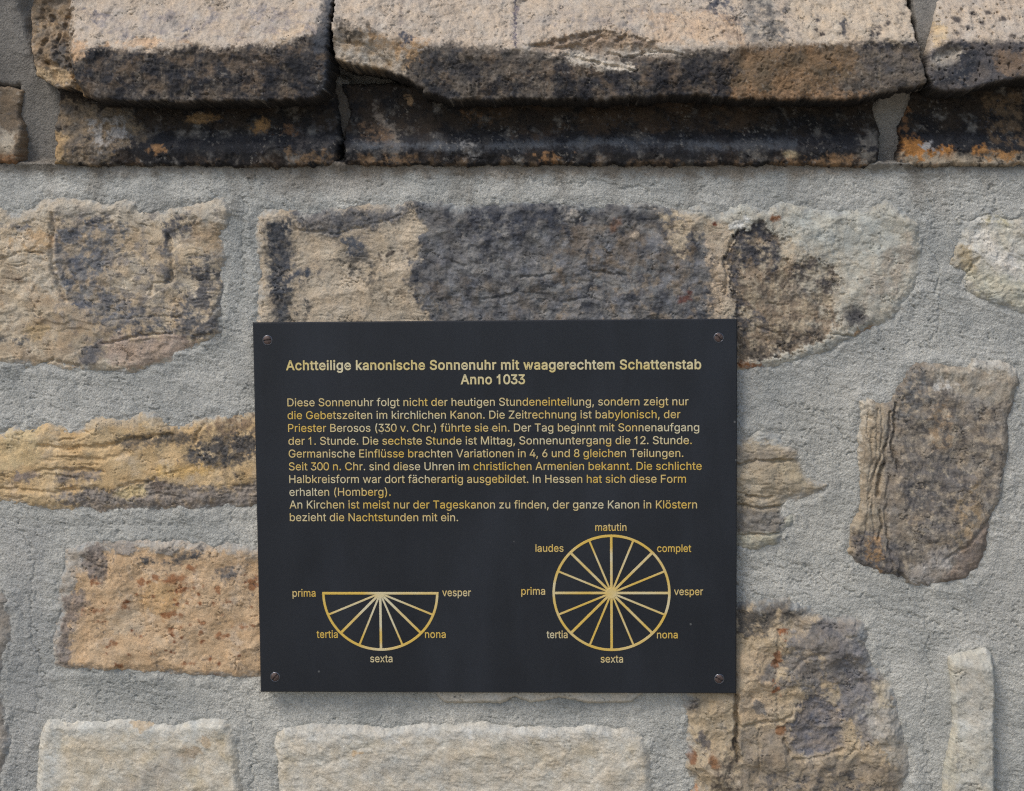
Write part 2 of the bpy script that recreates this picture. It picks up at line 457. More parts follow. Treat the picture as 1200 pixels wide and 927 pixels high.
# --- the wide block behind the top of the plaque
stone("wall_stone", [(298, 250), (308, 242), (331, 241), (365, 246), (393, 240), (416, 235), (433, 234), (461, 238), (478, 232), (515, 234), (541, 238),
      (580, 234), (617, 234), (650, 232), (700, 237), (770, 235), (790, 242), (822, 240), (840, 250), (872, 236), (900, 244), (915, 233), (965, 243), (1000, 242),
      (1020, 239), (1040, 232), (1062, 246), (1080, 262), (1084, 300), (1077, 340), (1050, 374), (1025, 388), (990, 405), (960, 418), (920, 429), (880, 436),
      (840, 440), (600, 436), (302, 432), (297, 376), (299, 322), (296, 291)],
      [(172, 154, 126), (186, 168, 140), (196, 178, 150)], "wide block, soot blackened in its middle and cream at its right end, behind the plaque's top edge",
      base=4.2, edge=10, sw=12, fb=(1.5, 46), terr=(1.7, 60, 3, 1.5, 0.8), strata=(0.9, 26, 3.2), rough=0.9,
      patches=[
        ([(845, 225), (1100, 225), (1100, 420), (985, 420), (900, 445), (862, 445), (990, 345), (930, 290), (868, 300), (850, 262), (800, 250), (780, 225)], (190, 184, 166), dict(warp=8, c2=(172, 168, 152), cs=26, dh=0.8, soft=5)),
        ([(920, 240), (1060, 250), (1050, 300), (960, 300), (925, 275)], (178, 178, 166), dict(warp=12, soft=8, op=0.8)),
        ([(1010, 320), (1050, 290), (1062, 270), (1075, 290), (1055, 345), (1010, 355)], (160, 146, 128), dict(op=0.6, br=-0.1)),
        # soot field
        ([(486, 234), (640, 228), (770, 236), (800, 255), (832, 290), (850, 330), (842, 385), (780, 440), (470, 440), (500, 370), (484, 330), (488, 290), (498, 265)], (62, 64, 70), dict(warp=14, grain=10, c2=(128, 125, 120), cs=20, rough=1.3, rs=13, gloss=0.25, soft=3, thin=.12)),
        ([(540, 240), (690, 236), (690, 262), (560, 290)], (58, 62, 72), dict(op=0.8, br=-0.1, rough=1.0, rs=5, gloss=0.3)),
        ([(640, 290), (850, 270), (850, 390), (640, 390)], (150, 132, 108), dict(br=0.22, bs=16, dh=0.5, op=.7)),
        ([(500, 280), (830, 280), (830, 385), (500, 385)], (122, 122, 124), dict(br=.16, bs=15, op=.7, w=1)), ([(640, 262), (830, 262), (830, 330), (640, 330)], (112, 96, 76), dict(br=.1, bs=24, op=.6)),
        ([(500, 330), (640, 330), (640, 385), (500, 385)], (112, 100, 84), dict(br=0.1, bs=22, op=0.55)),
        ([(560, 310), (760, 300), (770, 350), (560, 360)], (118, 118, 116), dict(br=0.22, bs=16, w=1)),
        ('e 0'.split() and [(770, 248), (800, 246), (812, 262), (800, 300), (788, 290)], (182, 164, 134), dict(br=-0.1)),
        ([(830, 280), (860, 290), (850, 380), (834, 380)], (190, 168, 138), dict(warp=6, br=-0.2)),
        # left: dark seam across the top and dark vertical band
        ([(345, 250), (390, 246), (430, 248), (480, 240), (470, 256), (420, 270), (390, 275), (350, 266)], (92, 92, 94), dict(rough=1.0, rs=5, dh=0.9, grain=5, c2=(116, 112, 108))),
        ([(312, 262), (340, 258), (342, 300), (338, 366), (324, 382), (316, 330)], (70, 72, 76), dict(warp=7, grain=9, rough=1.0)),
        (('e', 348, 320, 14, 8, 5), (66, 72, 82), {}), (('e', 415, 290, 14, 9, 45), (82, 86, 92), {}),
        (('e', 425, 315, 28, 14, 20), (104, 98, 88), dict(br=0.05)), (('e', 345, 365, 20, 20, 0), (84, 82, 78), dict(br=0.1, bs=8)),
        (('e', 460, 350, 40, 12, 5), (126, 112, 92), dict(br=0.12)),
        (('e', 460, 296, 14, 5, 0), (104, 92, 78), {}),
        # round bruise at right
        ([(852, 300), (862, 275), (890, 262), (905, 272), (925, 282), (916, 300), (934, 312), (950, 300), (975, 318), (986, 330), (975, 350), (985, 375), (975, 395), (930, 412), (865, 425), (860, 385), (868, 360), (854, 335)], (150, 130, 104), dict(c2=(112, 98, 82), cs=16, rough=1.0, dh=-2.2, warp=5, soft=1.4)),
        ([(852, 300), (862, 275), (890, 258), (920, 284), (915, 315), (900, 330), (880, 300), (868, 310), (866, 345), (890, 370), (915, 385), (880, 390), (856, 350)], (82, 80, 82), dict(br=-0.2, bs=12, warp=5)),
        ([(922, 330), (934, 306), (950, 301), (975, 318), (986, 330), (978, 348), (950, 352), (925, 345)], (82, 80, 80), dict(c2=(106, 96, 86), warp=4, grain=5, dh=0.6)),
        ([(862, 275), (925, 285), (986, 330), (975, 395), (880, 420), (862, 380)], (178, 162, 134), dict(br=.12, bs=13, op=.85, w=1)), ([(900, 262), (1000, 300), (1000, 380), (960, 400)], (182, 172, 150), dict(br=.1, bs=16, op=.8)), ([(862, 270), (905, 268), (905, 300), (866, 320)], (70, 70, 74), dict(br=.05, bs=10)),
        (('e', 932, 341, 7, 7, 0), (150, 138, 120), dict(dh=1.2, warp=2, grain=3)),
        (('e', 1003, 370, 12, 10, 0), (78, 76, 76), dict(warp=4, grain=5)),
        ([(865, 398), (900, 398), (960, 385), (975, 395), (920, 412), (885, 422), (866, 412)], (78, 72, 66), dict(br=-0.12, bs=9)),
        (('e', 862, 385, 16, 12, 0), (80, 78, 78), dict(br=-0.1)),
        (('e', 805, 348, 9, 4.5, -20), (98, 58, 48), dict(warp=2, grain=4, op=.9)), (('e', 722, 264, 9, 4, -55), (118, 86, 64), dict(warp=2, grain=4, op=.8)),
        (('e', 908, 256, 6, 3.5, 0), (140, 96, 62), dict(warp=1, grain=3)), (('e', 838, 263, 2.2, 2.2, 0), (118, 62, 38), dict(warp=0, grain=2)),
        (('e', 875, 428, 12, 3, 5), (150, 98, 52), dict(warp=2, grain=4)), (('e', 1012, 388, 12, 3, -15), (150, 116, 72), dict(warp=2, grain=4)),
        (('e', 672, 252, 9, 7, 0), (158, 150, 138), dict(warp=3, grain=4, dh=1.2)), (('e', 745, 276, 6, 5, 0), (170, 152, 128), dict(warp=2, grain=4, dh=.8)),
        (('e', 866, 262, 14, 5, -25), (212, 208, 196), dict(warp=3, grain=5)),
      ],
      cracks=[([(851, 345), (850, 310), (856, 285), (866, 270)], 2.6, 3.0), ([(345, 268), (390, 274), (420, 268), (470, 252)], 1.4, 2.5),
              ([(610, 326), (650, 321)], 2.0, 3), ([(690, 318), (735, 322)], 1.8, 3), ([(520, 302), (545, 312)], 1.6, 3), ([(700, 280), (716, 300)], 1.4, 2.5), ([(868, 362), (890, 385), (915, 392)], 1.6, 2.5),
              ([(900, 356), (925, 357)], 1.4, 1.8), ([(974, 393), (1008, 394)], 2.4, 2.0), ([(570, 352), (606, 344)], 1.5, 3), ([(660, 356), (690, 348), (704, 352)], 1.5, 3)])

# --- big block left of the plaque
stone("wall_stone", [(-150, 250), (0, 241), (17, 248), (38, 238), (58, 228), (87, 231), (122, 234), (160, 232), (163, 241), (189, 244), (216, 238), (242, 231),
      (262, 228), (273, 246), (268, 266), (259, 277), (266, 292), (264, 330), (259, 353), (260, 391), (233, 406), (207, 420), (201, 427), (157, 438),
      (117, 439), (73, 435), (38, 432), (0, 429), (-150, 432), (-170, 340)],
      [(174, 152, 120), (190, 170, 138), (200, 184, 156)], "large beige block with a blue grey soot patch, left of the plaque's top corner",
      base=5.0, edge=11, fb=(2.4, 60), terr=(3.2, 70, 3, 1.4, 0.9), strata=(1.3, 30, 3.4), rough=0.7,
      patches=[
        ([(0, 236), (270, 225), (275, 262), (240, 270), (215, 256), (150, 262), (70, 252), (0, 266)], (192, 180, 158), dict(warp=8, soft=6, c2=(176, 164, 144))),
        ([(62, 285), (66, 268), (95, 258), (118, 256), (130, 275), (125, 300), (118, 330), (140, 352), (170, 362), (150, 372), (100, 372), (80, 345), (70, 320)], (88, 93, 104), dict(c2=(128, 124, 118), cs=16, grain=10, warp=8, rough=0.9)),
        ([(60, 250), (262, 245), (262, 400), (60, 410)], (120, 118, 118), dict(br=.2, bs=16, op=.6, w=1)), ([(0, 300), (120, 380), (240, 400), (60, 436), (0, 430)], (160, 132, 98), dict(br=.05, bs=24, op=.5)),
        ([(90, 275), (122, 262), (150, 262), (150, 280), (120, 300), (100, 330)], (112, 112, 112), dict(br=-0.1)),
        ([(90, 365), (150, 372), (200, 372), (225, 360), (220, 392), (160, 396), (120, 386)], (98, 98, 100), dict(br=0.02, bs=11)),
        ([(190, 255), (215, 248), (232, 262), (222, 280), (200, 275), (198, 300), (202, 330), (194, 330), (188, 290)], (92, 90, 90), dict(warp=5, grain=6, br=-0.15)),
        ([(215, 300), (250, 290), (262, 330), (258, 392), (215, 395), (208, 352), (228, 335)], (100, 98, 97), dict(br=-0.1, bs=12, rough=1.2)),
        ([(222, 258), (255, 262), (262, 295), (240, 300), (225, 285)], (166, 140, 104), dict(op=0.7)),
        (('e', 40, 285, 24, 12, 0), (186, 150, 100), dict(op=0.7)), (('e', 45, 385, 18, 8, 0), (190, 160, 108), dict(op=0.6)),
        ([(64, 262), (130, 256), (170, 365), (90, 375)], (172, 152, 122), dict(br=.1, bs=14, op=.85)), ([(120, 300), (210, 290), (215, 370), (140, 370)], (116, 112, 110), dict(br=.14, bs=13, op=.7, w=1)),
        ([(95, 410), (118, 398), (122, 415), (105, 430), (90, 428)], (100, 98, 98), dict(warp=5)),
        ([(120, 400), (200, 392), (225, 405), (200, 425), (130, 432)], (176, 152, 134), dict(op=0.7)),
        ([(0, 264), (30, 262), (34, 266), (0, 270)], (110, 108, 108), dict(br=-0.1)), ([(0, 392), (28, 394), (26, 400), (0, 398)], (110, 106, 102), dict(br=-0.05)),
        ([(0, 330), (24, 318), (26, 326), (0, 345)], (112, 94, 76), dict(br=0.05)),
        ([(5, 272), (30, 275), (64, 300), (70, 345), (60, 350), (20, 320)], (198, 186, 164), dict(op=0.6, br=-0.1)),
      ],
      cracks=[([(60, 250), (62, 270), (60, 296), (66, 330), (75, 352)], 2.4, 4), ([(196, 275), (200, 300), (202, 326)], 3.0, 4), ([(202, 330), (178, 332), (174, 346)], 1.8, 3),
              ([(120, 402), (140, 400), (160, 394), (200, 390)], 2.4, 3), ([(226, 412), (229, 394), (245, 392)], 2.2, 3), ([(40, 432), (60, 422), (90, 428)], 2.0, 3),
              ([(0, 306), (25, 296), (52, 298)], 1.4, 2.2), ([(130, 375), (180, 370), (210, 372)], 1.2, 2)])

# --- cream block cut by the right edge of the picture
stone("wall_stone", [(1115, 247), (1130, 254), (1150, 249), (1168, 243), (1184, 252), (1230, 250), (1330, 256), (1345, 320), (1320, 372), (1240, 374), (1195, 368), (1160, 355), (1134, 345),
      (1122, 342), (1126, 322), (1112, 318), (1116, 290), (1124, 270)],
      [(176, 168, 144), (196, 190, 172), (206, 202, 190)], "small cream block with a broken face, the topmost block right of the plaque",
      base=4.5, edge=11, sw=15, fb=(2.0, 34), terr=(3.0, 40, 3, 1.2, 0.8), rough=0.7,
      patches=[([(1112, 285), (1140, 288), (1144, 318), (1114, 322)], (160, 140, 100), dict(op=0.8)), (('e', 1165, 300, 26, 14, 20), (214, 208, 196), dict(op=0.7)),
               ([(1160, 240), (1185, 245), (1180, 262), (1160, 258)], (178, 164, 116), dict(op=0.7)), ([(1130, 318), (1230, 330), (1230, 372), (1150, 352)], (184, 178, 150), dict(op=0.6))],
      cracks=[([(1114, 319), (1135, 319), (1145, 304)], 2.5, 3)])

# --- layered ochre stone left of the plaque
stone("wall_stone", [(-140, 500), (-40, 494), (0, 505), (11, 496), (40, 500), (54, 493), (89, 501), (102, 490), (119, 484), (140, 490), (162, 481), (183, 484), (205, 498), (224, 488),
      (253, 485), (297, 479), (380, 484), (425, 520), (420, 580), (370, 600), (299, 598), (243, 599), (189, 602), (121, 603), (81, 602), (35, 598), (0, 590), (-140, 592), (-165, 545)],
      [(186, 152, 98), (200, 168, 116), (206, 178, 130)], "long ochre yellow layered stone left of the plaque's middle",
      base=5.0, edge=12, fb=(1.5, 40), strata=(2.0, 62, 7.5), rough=0.6, cscale=38,
      patches=[
        ([(60, 480), (300, 474), (300, 490), (220, 498), (150, 500), (60, 505)], (182, 166, 138), dict(op=0.8, warp=6)),
        ([(0, 500), (40, 500), (42, 545), (0, 550)], (202, 178, 126), dict(op=0.6)),
        ([(130, 516), (160, 508), (205, 506), (235, 514), (225, 520), (180, 522), (150, 526)], (104, 94, 80), dict(warp=5, grain=6, br=-0.25)),
        ([(212, 536), (230, 522), (250, 510), (300, 504), (300, 530), (280, 545), (255, 552), (225, 546)], (84, 80, 76), dict(warp=6, grain=8, br=-0.3, rough=1.3)),
        ([(235, 492), (298, 482), (298, 505), (240, 508)], (140, 116, 88), dict(br=0.0)),
        ([(12, 556), (40, 552), (40, 562), (16, 566)], (142, 126, 112), dict(warp=3)), ([(66, 558), (80, 550), (116, 552), (118, 562), (66, 568)], (130, 118, 106), dict(warp=4, rough=1.0)),
        ([(60, 582), (105, 572), (140, 576), (170, 564), (260, 572), (305, 562), (305, 605), (130, 606), (95, 598)], (150, 138, 124), dict(c2=(128, 118, 108), warp=6, rough=1.4, rs=5, dh=-0.8)),
        ([(172, 566), (180, 560), (205, 566), (200, 575), (180, 580)], (110, 98, 88), dict(br=-0.05, rough=1.2)),
        ([(134, 580), (145, 572), (168, 568), (170, 580), (148, 586)], (204, 180, 124), dict(warp=2, grain=3, dh=-1.6, op=.9)),
        (('e', 256, 561, 6, 3, 0), (104, 94, 84), {}), (('e', 220, 552, 26, 7, 0), (210, 170, 94), dict(op=0.8)),
        ([(262, 556), (300, 552), (300, 562), (262, 562)], (120, 106, 88), dict(br=0.05)),
      ],
      cracks=[([(45, 524), (90, 526), (130, 522), (150, 516), (200, 510)], 2.6, 5), ([(40, 552), (90, 551), (120, 553)], 1.8, 3.5), ([(0, 572), (60, 578), (110, 572)], 1.8, 4),
              ([(228, 520), (232, 508), (240, 498)], 1.8, 3), ([(140, 570), (170, 565), (180, 560)], 2.2, 3), ([(193, 545), (197, 558)], 1.6, 2.5), ([(45, 540), (120, 538), (150, 532)], 1.2, 4)])

# --- orange block
stone("wall_stone", [(73, 642), (109, 632), (149, 628), (199, 633), (238, 632), (301, 640), (390, 640), (428, 690), (424, 770), (390, 800), (304, 799), (252, 796), (199, 793), (149, 790), (99, 787),
      (60, 787), (57, 752), (64, 719), (64, 686), (70, 660)],
      [(186, 152, 108), (200, 166, 122), (206, 176, 136)], "orange tan block speckled with rust, beside the plaque's lower left corner",
      base=4.6, edge=9, fb=(1.7, 36), terr=(1.2, 40, 3, 1.2, 0.8), rough=0.75, cscale=34,
      patches=[
        ([(66, 640), (110, 630), (300, 636), (300, 652), (250, 646), (160, 644), (118, 648), (92, 668), (82, 700), (76, 780), (58, 790), (60, 700)], (176, 170, 158), dict(warp=5, soft=4, c2=(160, 150, 134))),
        ([(100, 640), (118, 636), (126, 660), (122, 680), (104, 680), (96, 664)], (138, 124, 112), dict(rough=1.2, warp=5, c2=(118, 108, 98))),
        ([(74, 700), (100, 690), (104, 705), (82, 735), (80, 784), (66, 784), (68, 735)], (134, 120, 108), dict(rough=1.1, warp=5, op=.9)),
        (('e', 145, 642, 12, 7, 0), (146, 136, 124), dict(warp=4, dh=.7)), (('e', 196, 645, 8, 6, 0), (158, 148, 134), dict(warp=3, dh=.8)),
        ([(155, 652), (175, 654), (190, 660), (222, 646), (238, 642), (232, 654), (205, 662), (170, 662)], (88, 86, 84), dict(warp=4, grain=6, br=-0.25)),
        ([(250, 672), (268, 662), (284, 668), (275, 682), (256, 682)], (104, 98, 92), dict(warp=4, br=-0.2)),
        (('e', 188, 702, 24, 20, 0), (198, 152, 84), dict(op=0.55)), (('e', 150, 730, 26, 16, 0), (196, 178, 148), dict(op=0.5)),
      ] + [(('e', x, y, a * .8, b_ * .85, r), (150, 96, 52), dict(warp=3, grain=5, soft=2.5, op=.85)) for x, y, a, b_, r in
           [(165, 683, 9, 5, -10), (181, 677, 4, 4, 0), (206, 679, 16, 6, 15), (212, 690, 6, 4, 30), (221, 665, 7, 3, 5), (146, 710, 3, 4, 0), (203, 720, 10, 3, 0), (192, 723, 4, 3, 0),
            (199, 738, 4, 2.5, 10), (236, 743, 5, 4, 30), (218, 778, 8, 3.5, -20), (253, 690, 5, 3, 20), (266, 706, 6, 3, 0), (296, 684, 5, 9, 30), (290, 735, 10, 3, 0), (132, 755, 5, 2.5, 0),
            (255, 791, 8, 2.5, 0), (108, 682, 6, 3, 0), (98, 717, 4, 3, 0), (140, 781, 5, 2, 0), (237, 730, 5, 2.5, 0), (260, 746, 6, 3, 0), (118, 715, 7, 2, 0)]]
        + [(('e', 110 + 188 * RND[k], 672 + 112 * RND[k + 90] ** 0.8, 1.0 + 1.4 * RND[k + 40], 0.9 + 0.9 * RND[k + 60], 0), (140, 88, 50), dict(warp=1, grain=3, soft=1.5)) for k in range(34)]
        + [(('e', 200 + 36 * RND[k + 20], 686 + 24 * RND[k + 130], 1.6, 1.4, 0), (146, 92, 50), dict(warp=1, grain=3, soft=1.5)) for k in range(12)],
      cracks=[([(95, 655), (110, 662), (126, 668), (124, 680)], 1.5, 3), ([(165, 690), (168, 720)], 1.0, 3)])

# --- pale dressed blocks along the bottom
stone("wall_stone", [(48, 850), (54, 841), (76, 846), (110, 844), (142, 843), (179, 848), (212, 847), (232, 845), (263, 845), (277, 862), (279, 885), (283, 927), (284, 985), (270, 1000), (60, 1000), (38, 985), (38, 927), (41, 874)],
      [(184, 172, 146), (206, 196, 174), (194, 178, 144)], "pale grey dressed block in the bottom left corner",
      base=7.5, edge=8, fb=(1.6, 60), rough=0.35, facet=(1.0, 40), tool=0.5, crev=.35, jag=1.8, cscale=30, smear=.35, dirt=.35, terr=(0.8, 26, 2, 1.5, 0.7),
      patches=[([(46, 838), (285, 838), (285, 862), (230, 868), (70, 862), (66, 930), (34, 930)], (196, 194, 182), dict(warp=6, soft=8, op=0.8)),
               (('e', 222, 884, 12, 6, -10), (182, 146, 92), dict(op=0.6, warp=5, soft=5)), (('e', 240, 873, 6, 5, 0), (188, 152, 96), dict(op=0.6)), (('e', 185, 905, 45, 16, -25), (164, 156, 142), dict(op=0.6, soft=10)),
               (('e', 110, 884, 40, 14, 0), (188, 172, 142), dict(op=0.5, soft=8)), (('e', 164, 850, 6, 2, 0), (188, 152, 96), dict(op=0.6))],
      cracks=[])
stone("wall_stone", [(318, 872), (322, 860), (331, 853), (366, 849), (417, 850), (451, 854), (494, 849), (553, 847), (613, 852), (651, 853), (689, 849), (740, 854), (757, 865), (764, 892), (767, 927), (768, 990), (750, 1002), (340, 1002), (323, 990), (323, 927), (321, 890)],
      [(182, 171, 148), (205, 196, 176), (190, 178, 152)], "long pale grey dressed block below the plaque",
      base=7.5, edge=8, fb=(1.7, 80), rough=0.35, facet=(1.0, 44), tool=0.55, crev=.35, jag=1.8, cscale=32, smear=.35, dirt=.35, terr=(0.9, 30, 2, 1.8, 0.6),
      patches=[([(320, 846), (770, 846), (770, 868), (640, 866), (340, 868)], (192, 190, 180), dict(warp=5, soft=7, op=0.7)),
               (('e', 417, 882, 4, 2, 0), (190, 150, 88), dict(op=0.7)), (('e', 570, 885, 60, 12, 0), (184, 166, 134), dict(op=0.35, soft=8)), (('e', 660, 890, 40, 8, -10), (184, 164, 128), dict(op=0.4, soft=6)),
               (('e', 551, 863, 2.5, 7, -15), (222, 218, 206), dict(warp=1, grain=2)), (('e', 465, 870, 7, 2, 40), (212, 208, 196), dict(warp=1, grain=3)), (('e', 480, 900, 60, 14, 0), (170, 166, 154), dict(op=.5, soft=8))],
      cracks=[([(365, 905), (440, 870)], 0.5, 5), ([(600, 915), (660, 880)], 0.5, 5), ([(690, 920), (720, 885)], 0.5, 5), ([(470, 920), (520, 872)], 0.5, 5)])
# --- stone hidden behind the plaque, its lower rim showing
stone("wall_stone", [(500, 700), (755, 700), (757, 812), (741, 826), (690, 828), (655, 820), (640, 825), (621, 827), (604, 820), (587, 827), (519, 827), (505, 811)],
      [(188, 178, 158), (198, 190, 172)], "cream stone showing only a thin strip under the plaque's lower edge", base=7.0, edge=4, jag=1.2, smear=.2, fb=(0.8, 30), rough=0.4, facet=(.6, 30), step=1.0)

# --- layered stone right of the plaque
stone("wall_stone", [(770, 510), (863, 508), (889, 501), (918, 508), (922, 519), (940, 524), (941, 539), (950, 559), (973, 566), (970, 578), (950, 586), (927, 591), (921, 599), (934, 602), (934, 614), (920, 624), (918, 643), (889, 648), (863, 645), (770, 644)],
      [(150, 136, 112), (168, 152, 124), (178, 164, 138)], "low layered stone with a pointed end, just right of the plaque's middle",
      base=4.6, edge=11, sw=14, fb=(1.8, 30), terr=(1.8, 40, 3, 1.8, 0.6), strata=(0.9, 34, 4.5), rough=0.6,
      patches=[([(855, 500), (890, 498), (922, 508), (918, 520), (880, 516), (858, 524)], (176, 176, 166), dict(warp=4, c2=(160, 158, 150))),
               ([(855, 524), (880, 526), (925, 528), (940, 540), (900, 542), (858, 546)], (150, 138, 120), dict(op=0.8, warp=5)),
               ([(855, 596), (895, 597), (925, 600), (918, 626), (858, 626)], (130, 124, 114), dict(warp=3, grain=4, rough=.9, dh=-.8)),
               ([(920, 600), (936, 602), (934, 614), (920, 622)], (184, 178, 154), dict(warp=2)),
               ([(855, 627), (920, 625), (918, 648), (855, 650)], (176, 170, 146), dict(warp=2, grain=3)),
               (('e', 930, 552, 24, 10, 20), (176, 158, 122), dict(op=0.5))],
      cracks=[([(862, 545), (875, 541), (930, 541)], 3.0, 3.5), ([(862, 594), (900, 596), (925, 592)], 2.6, 3), ([(875, 582), (895, 585), (905, 583)], 3.0, 4), ([(862, 627), (920, 626)], 2.2, 2.5), ([(866, 578), (885, 583)], 1.5, 3)])

# --- tall split stone
def tall_h(X, Y, d, wx, fx):
    h = 5.2 - 6.7 * np.maximum(0, 1 - d / 11.0) ** 2
    left = sst(1052, 1036, X - (Y - 480) * -0.03)
    h = h - 1.0 * left * sst(0, 40, 1060 - X)
    corner = sst(-10, 45, (X - 1105) + (Y - 640) * 1.0 - 20)
    return h - 2.8 * corner
stone("wall_stone", [(1007, 470), (1018, 463), (1034, 470), (1045, 470), (1053, 450), (1064, 430), (1075, 425), (1099, 424), (1120, 430), (1135, 428), (1139, 418), (1160, 421), (1177, 419), (1196, 432), (1198, 449), (1190, 475), (1186, 491),
      (1183, 529), (1177, 581), (1166, 605), (1160, 640), (1152, 669), (1131, 686), (1099, 690), (1060, 685), (1047, 678), (1002, 665), (992, 650), (995, 623), (1004, 600), (1006, 560), (1004, 529)],
      [(144, 130, 110), (128, 119, 107), (158, 140, 114)], "tall brown stone split by vertical cracks, standing right of the plaque",
      base=5.0, edge=11, fb=(1.6, 36), terr=(1.4, 34, 3, 0.8, 1.4), rough=0.9, cscale=30, mottle=0.2, hfun=tall_h,
      patches=[
        ([(1003, 462), (1035, 470), (1040, 500), (1030, 600), (1040, 640), (990, 650), (1004, 560)], (160, 142, 114), dict(warp=7, c2=(178, 162, 134), op=.8)),
        ([(1003, 462), (1022, 460), (1028, 480), (1010, 500), (1004, 590)], (190, 182, 164), dict(warp=4, op=.7)),
        ([(1060, 430), (1085, 425), (1090, 470), (1062, 490), (1046, 490)], (116, 114, 110), dict(br=-0.15, rough=1.0)),
        ([(1050, 540), (1110, 530), (1150, 560), (1140, 600), (1100, 620), (1060, 605)], (116, 110, 104), dict(br=-0.05, bs=16)),
        ([(995, 628), (1020, 620), (1050, 640), (1060, 680), (1010, 668)], (98, 94, 92), dict(br=-0.2, warp=6)),
        ([(1010, 640), (1028, 625), (1034, 670), (1020, 672)], (166, 130, 84), dict(br=0.0, bs=9, op=.8)),
        ([(1085, 480), (1110, 470), (1118, 520), (1090, 525)], (166, 136, 98), dict(br=-0.0, op=.7)),
        ([(1050, 440), (1190, 430), (1175, 600), (1110, 680), (1050, 670)], (178, 162, 136), dict(br=.2, bs=8, op=.8, w=1)), ([(1050, 440), (1190, 440), (1175, 600), (1110, 660), (1050, 670)], (82, 79, 77), dict(br=.16, bs=9, op=.8)),
        ([(1090, 425), (1190, 420), (1195, 470), (1160, 475), (1100, 452)], (160, 146, 124), dict(op=.8, c2=(178, 170, 152))),
        ([(1133, 416), (1185, 417), (1199, 440), (1175, 435), (1140, 432)], (184, 178, 164), dict(warp=4)),
        ([(1100, 448), (1122, 450), (1118, 456), (1098, 455)], (196, 190, 178), dict(br=-0.1)), (('e', 1147, 470, 18, 3, 15), (150, 142, 130), dict(op=.7)),
        ([(1070, 665), (1095, 640), (1125, 645), (1110, 690), (1062, 692)], (172, 164, 152), dict(warp=6, c2=(146, 136, 124))),
        ([(1105, 690), (1130, 640), (1165, 605), (1165, 640), (1152, 672), (1130, 690)], (142, 124, 106), dict(warp=4, c2=(124, 112, 102))),
        ([(1165, 440), (1186, 480), (1180, 580), (1160, 600), (1172, 520)], (160, 148, 130), dict(op=.6, br=-0.1)),
        (('e', 1180, 575, 8, 16, 10), (176, 172, 160), dict(op=.8)),
        ([(1118, 590), (1150, 560), (1155, 610), (1125, 640)], (164, 140, 104), dict(br=0.05, op=.8)),
      ],
      cracks=[([(1052, 474), (1048, 495), (1046, 520), (1053, 548)], 4, 3), ([(1044, 484), (1038, 520), (1036, 545)], 3.0, 2.6), ([(1032, 600), (1034, 615), (1030, 632)], 3, 2.6), ([(1035, 546), (1032, 562), (1029, 580)], 5, 4), ([(1010, 480), (1014, 540), (1012, 600)], .9, 1.8), ([(1016, 476), (1021, 530), (1016, 610), (1010, 650)], 1.2, 1.8), ([(1028, 480), (1026, 540), (1022, 600)], 1.2, 1.8), ([(1034, 476), (1032, 520), (1029, 548)], 1.5, 2), ([(1044, 560), (1040, 620), (1046, 670)], 1.4, 2), ([(1024, 500), (1020, 530)], 1.2, 2.2), ([(1042, 560), (1038, 600), (1042, 650)], 2.0, 2.6),
              ([(1042, 500), (1048, 540)], 2.0, 2.4), ([(1022, 590), (1026, 640)], 1.2, 2.2), ([(1040, 520), (1026, 545), (1020, 580)], 2.5, 3),
              ([(1110, 655), (1135, 640), (1165, 605)], 2.0, 4), ([(1055, 672), (1060, 680)], 4, 4)])

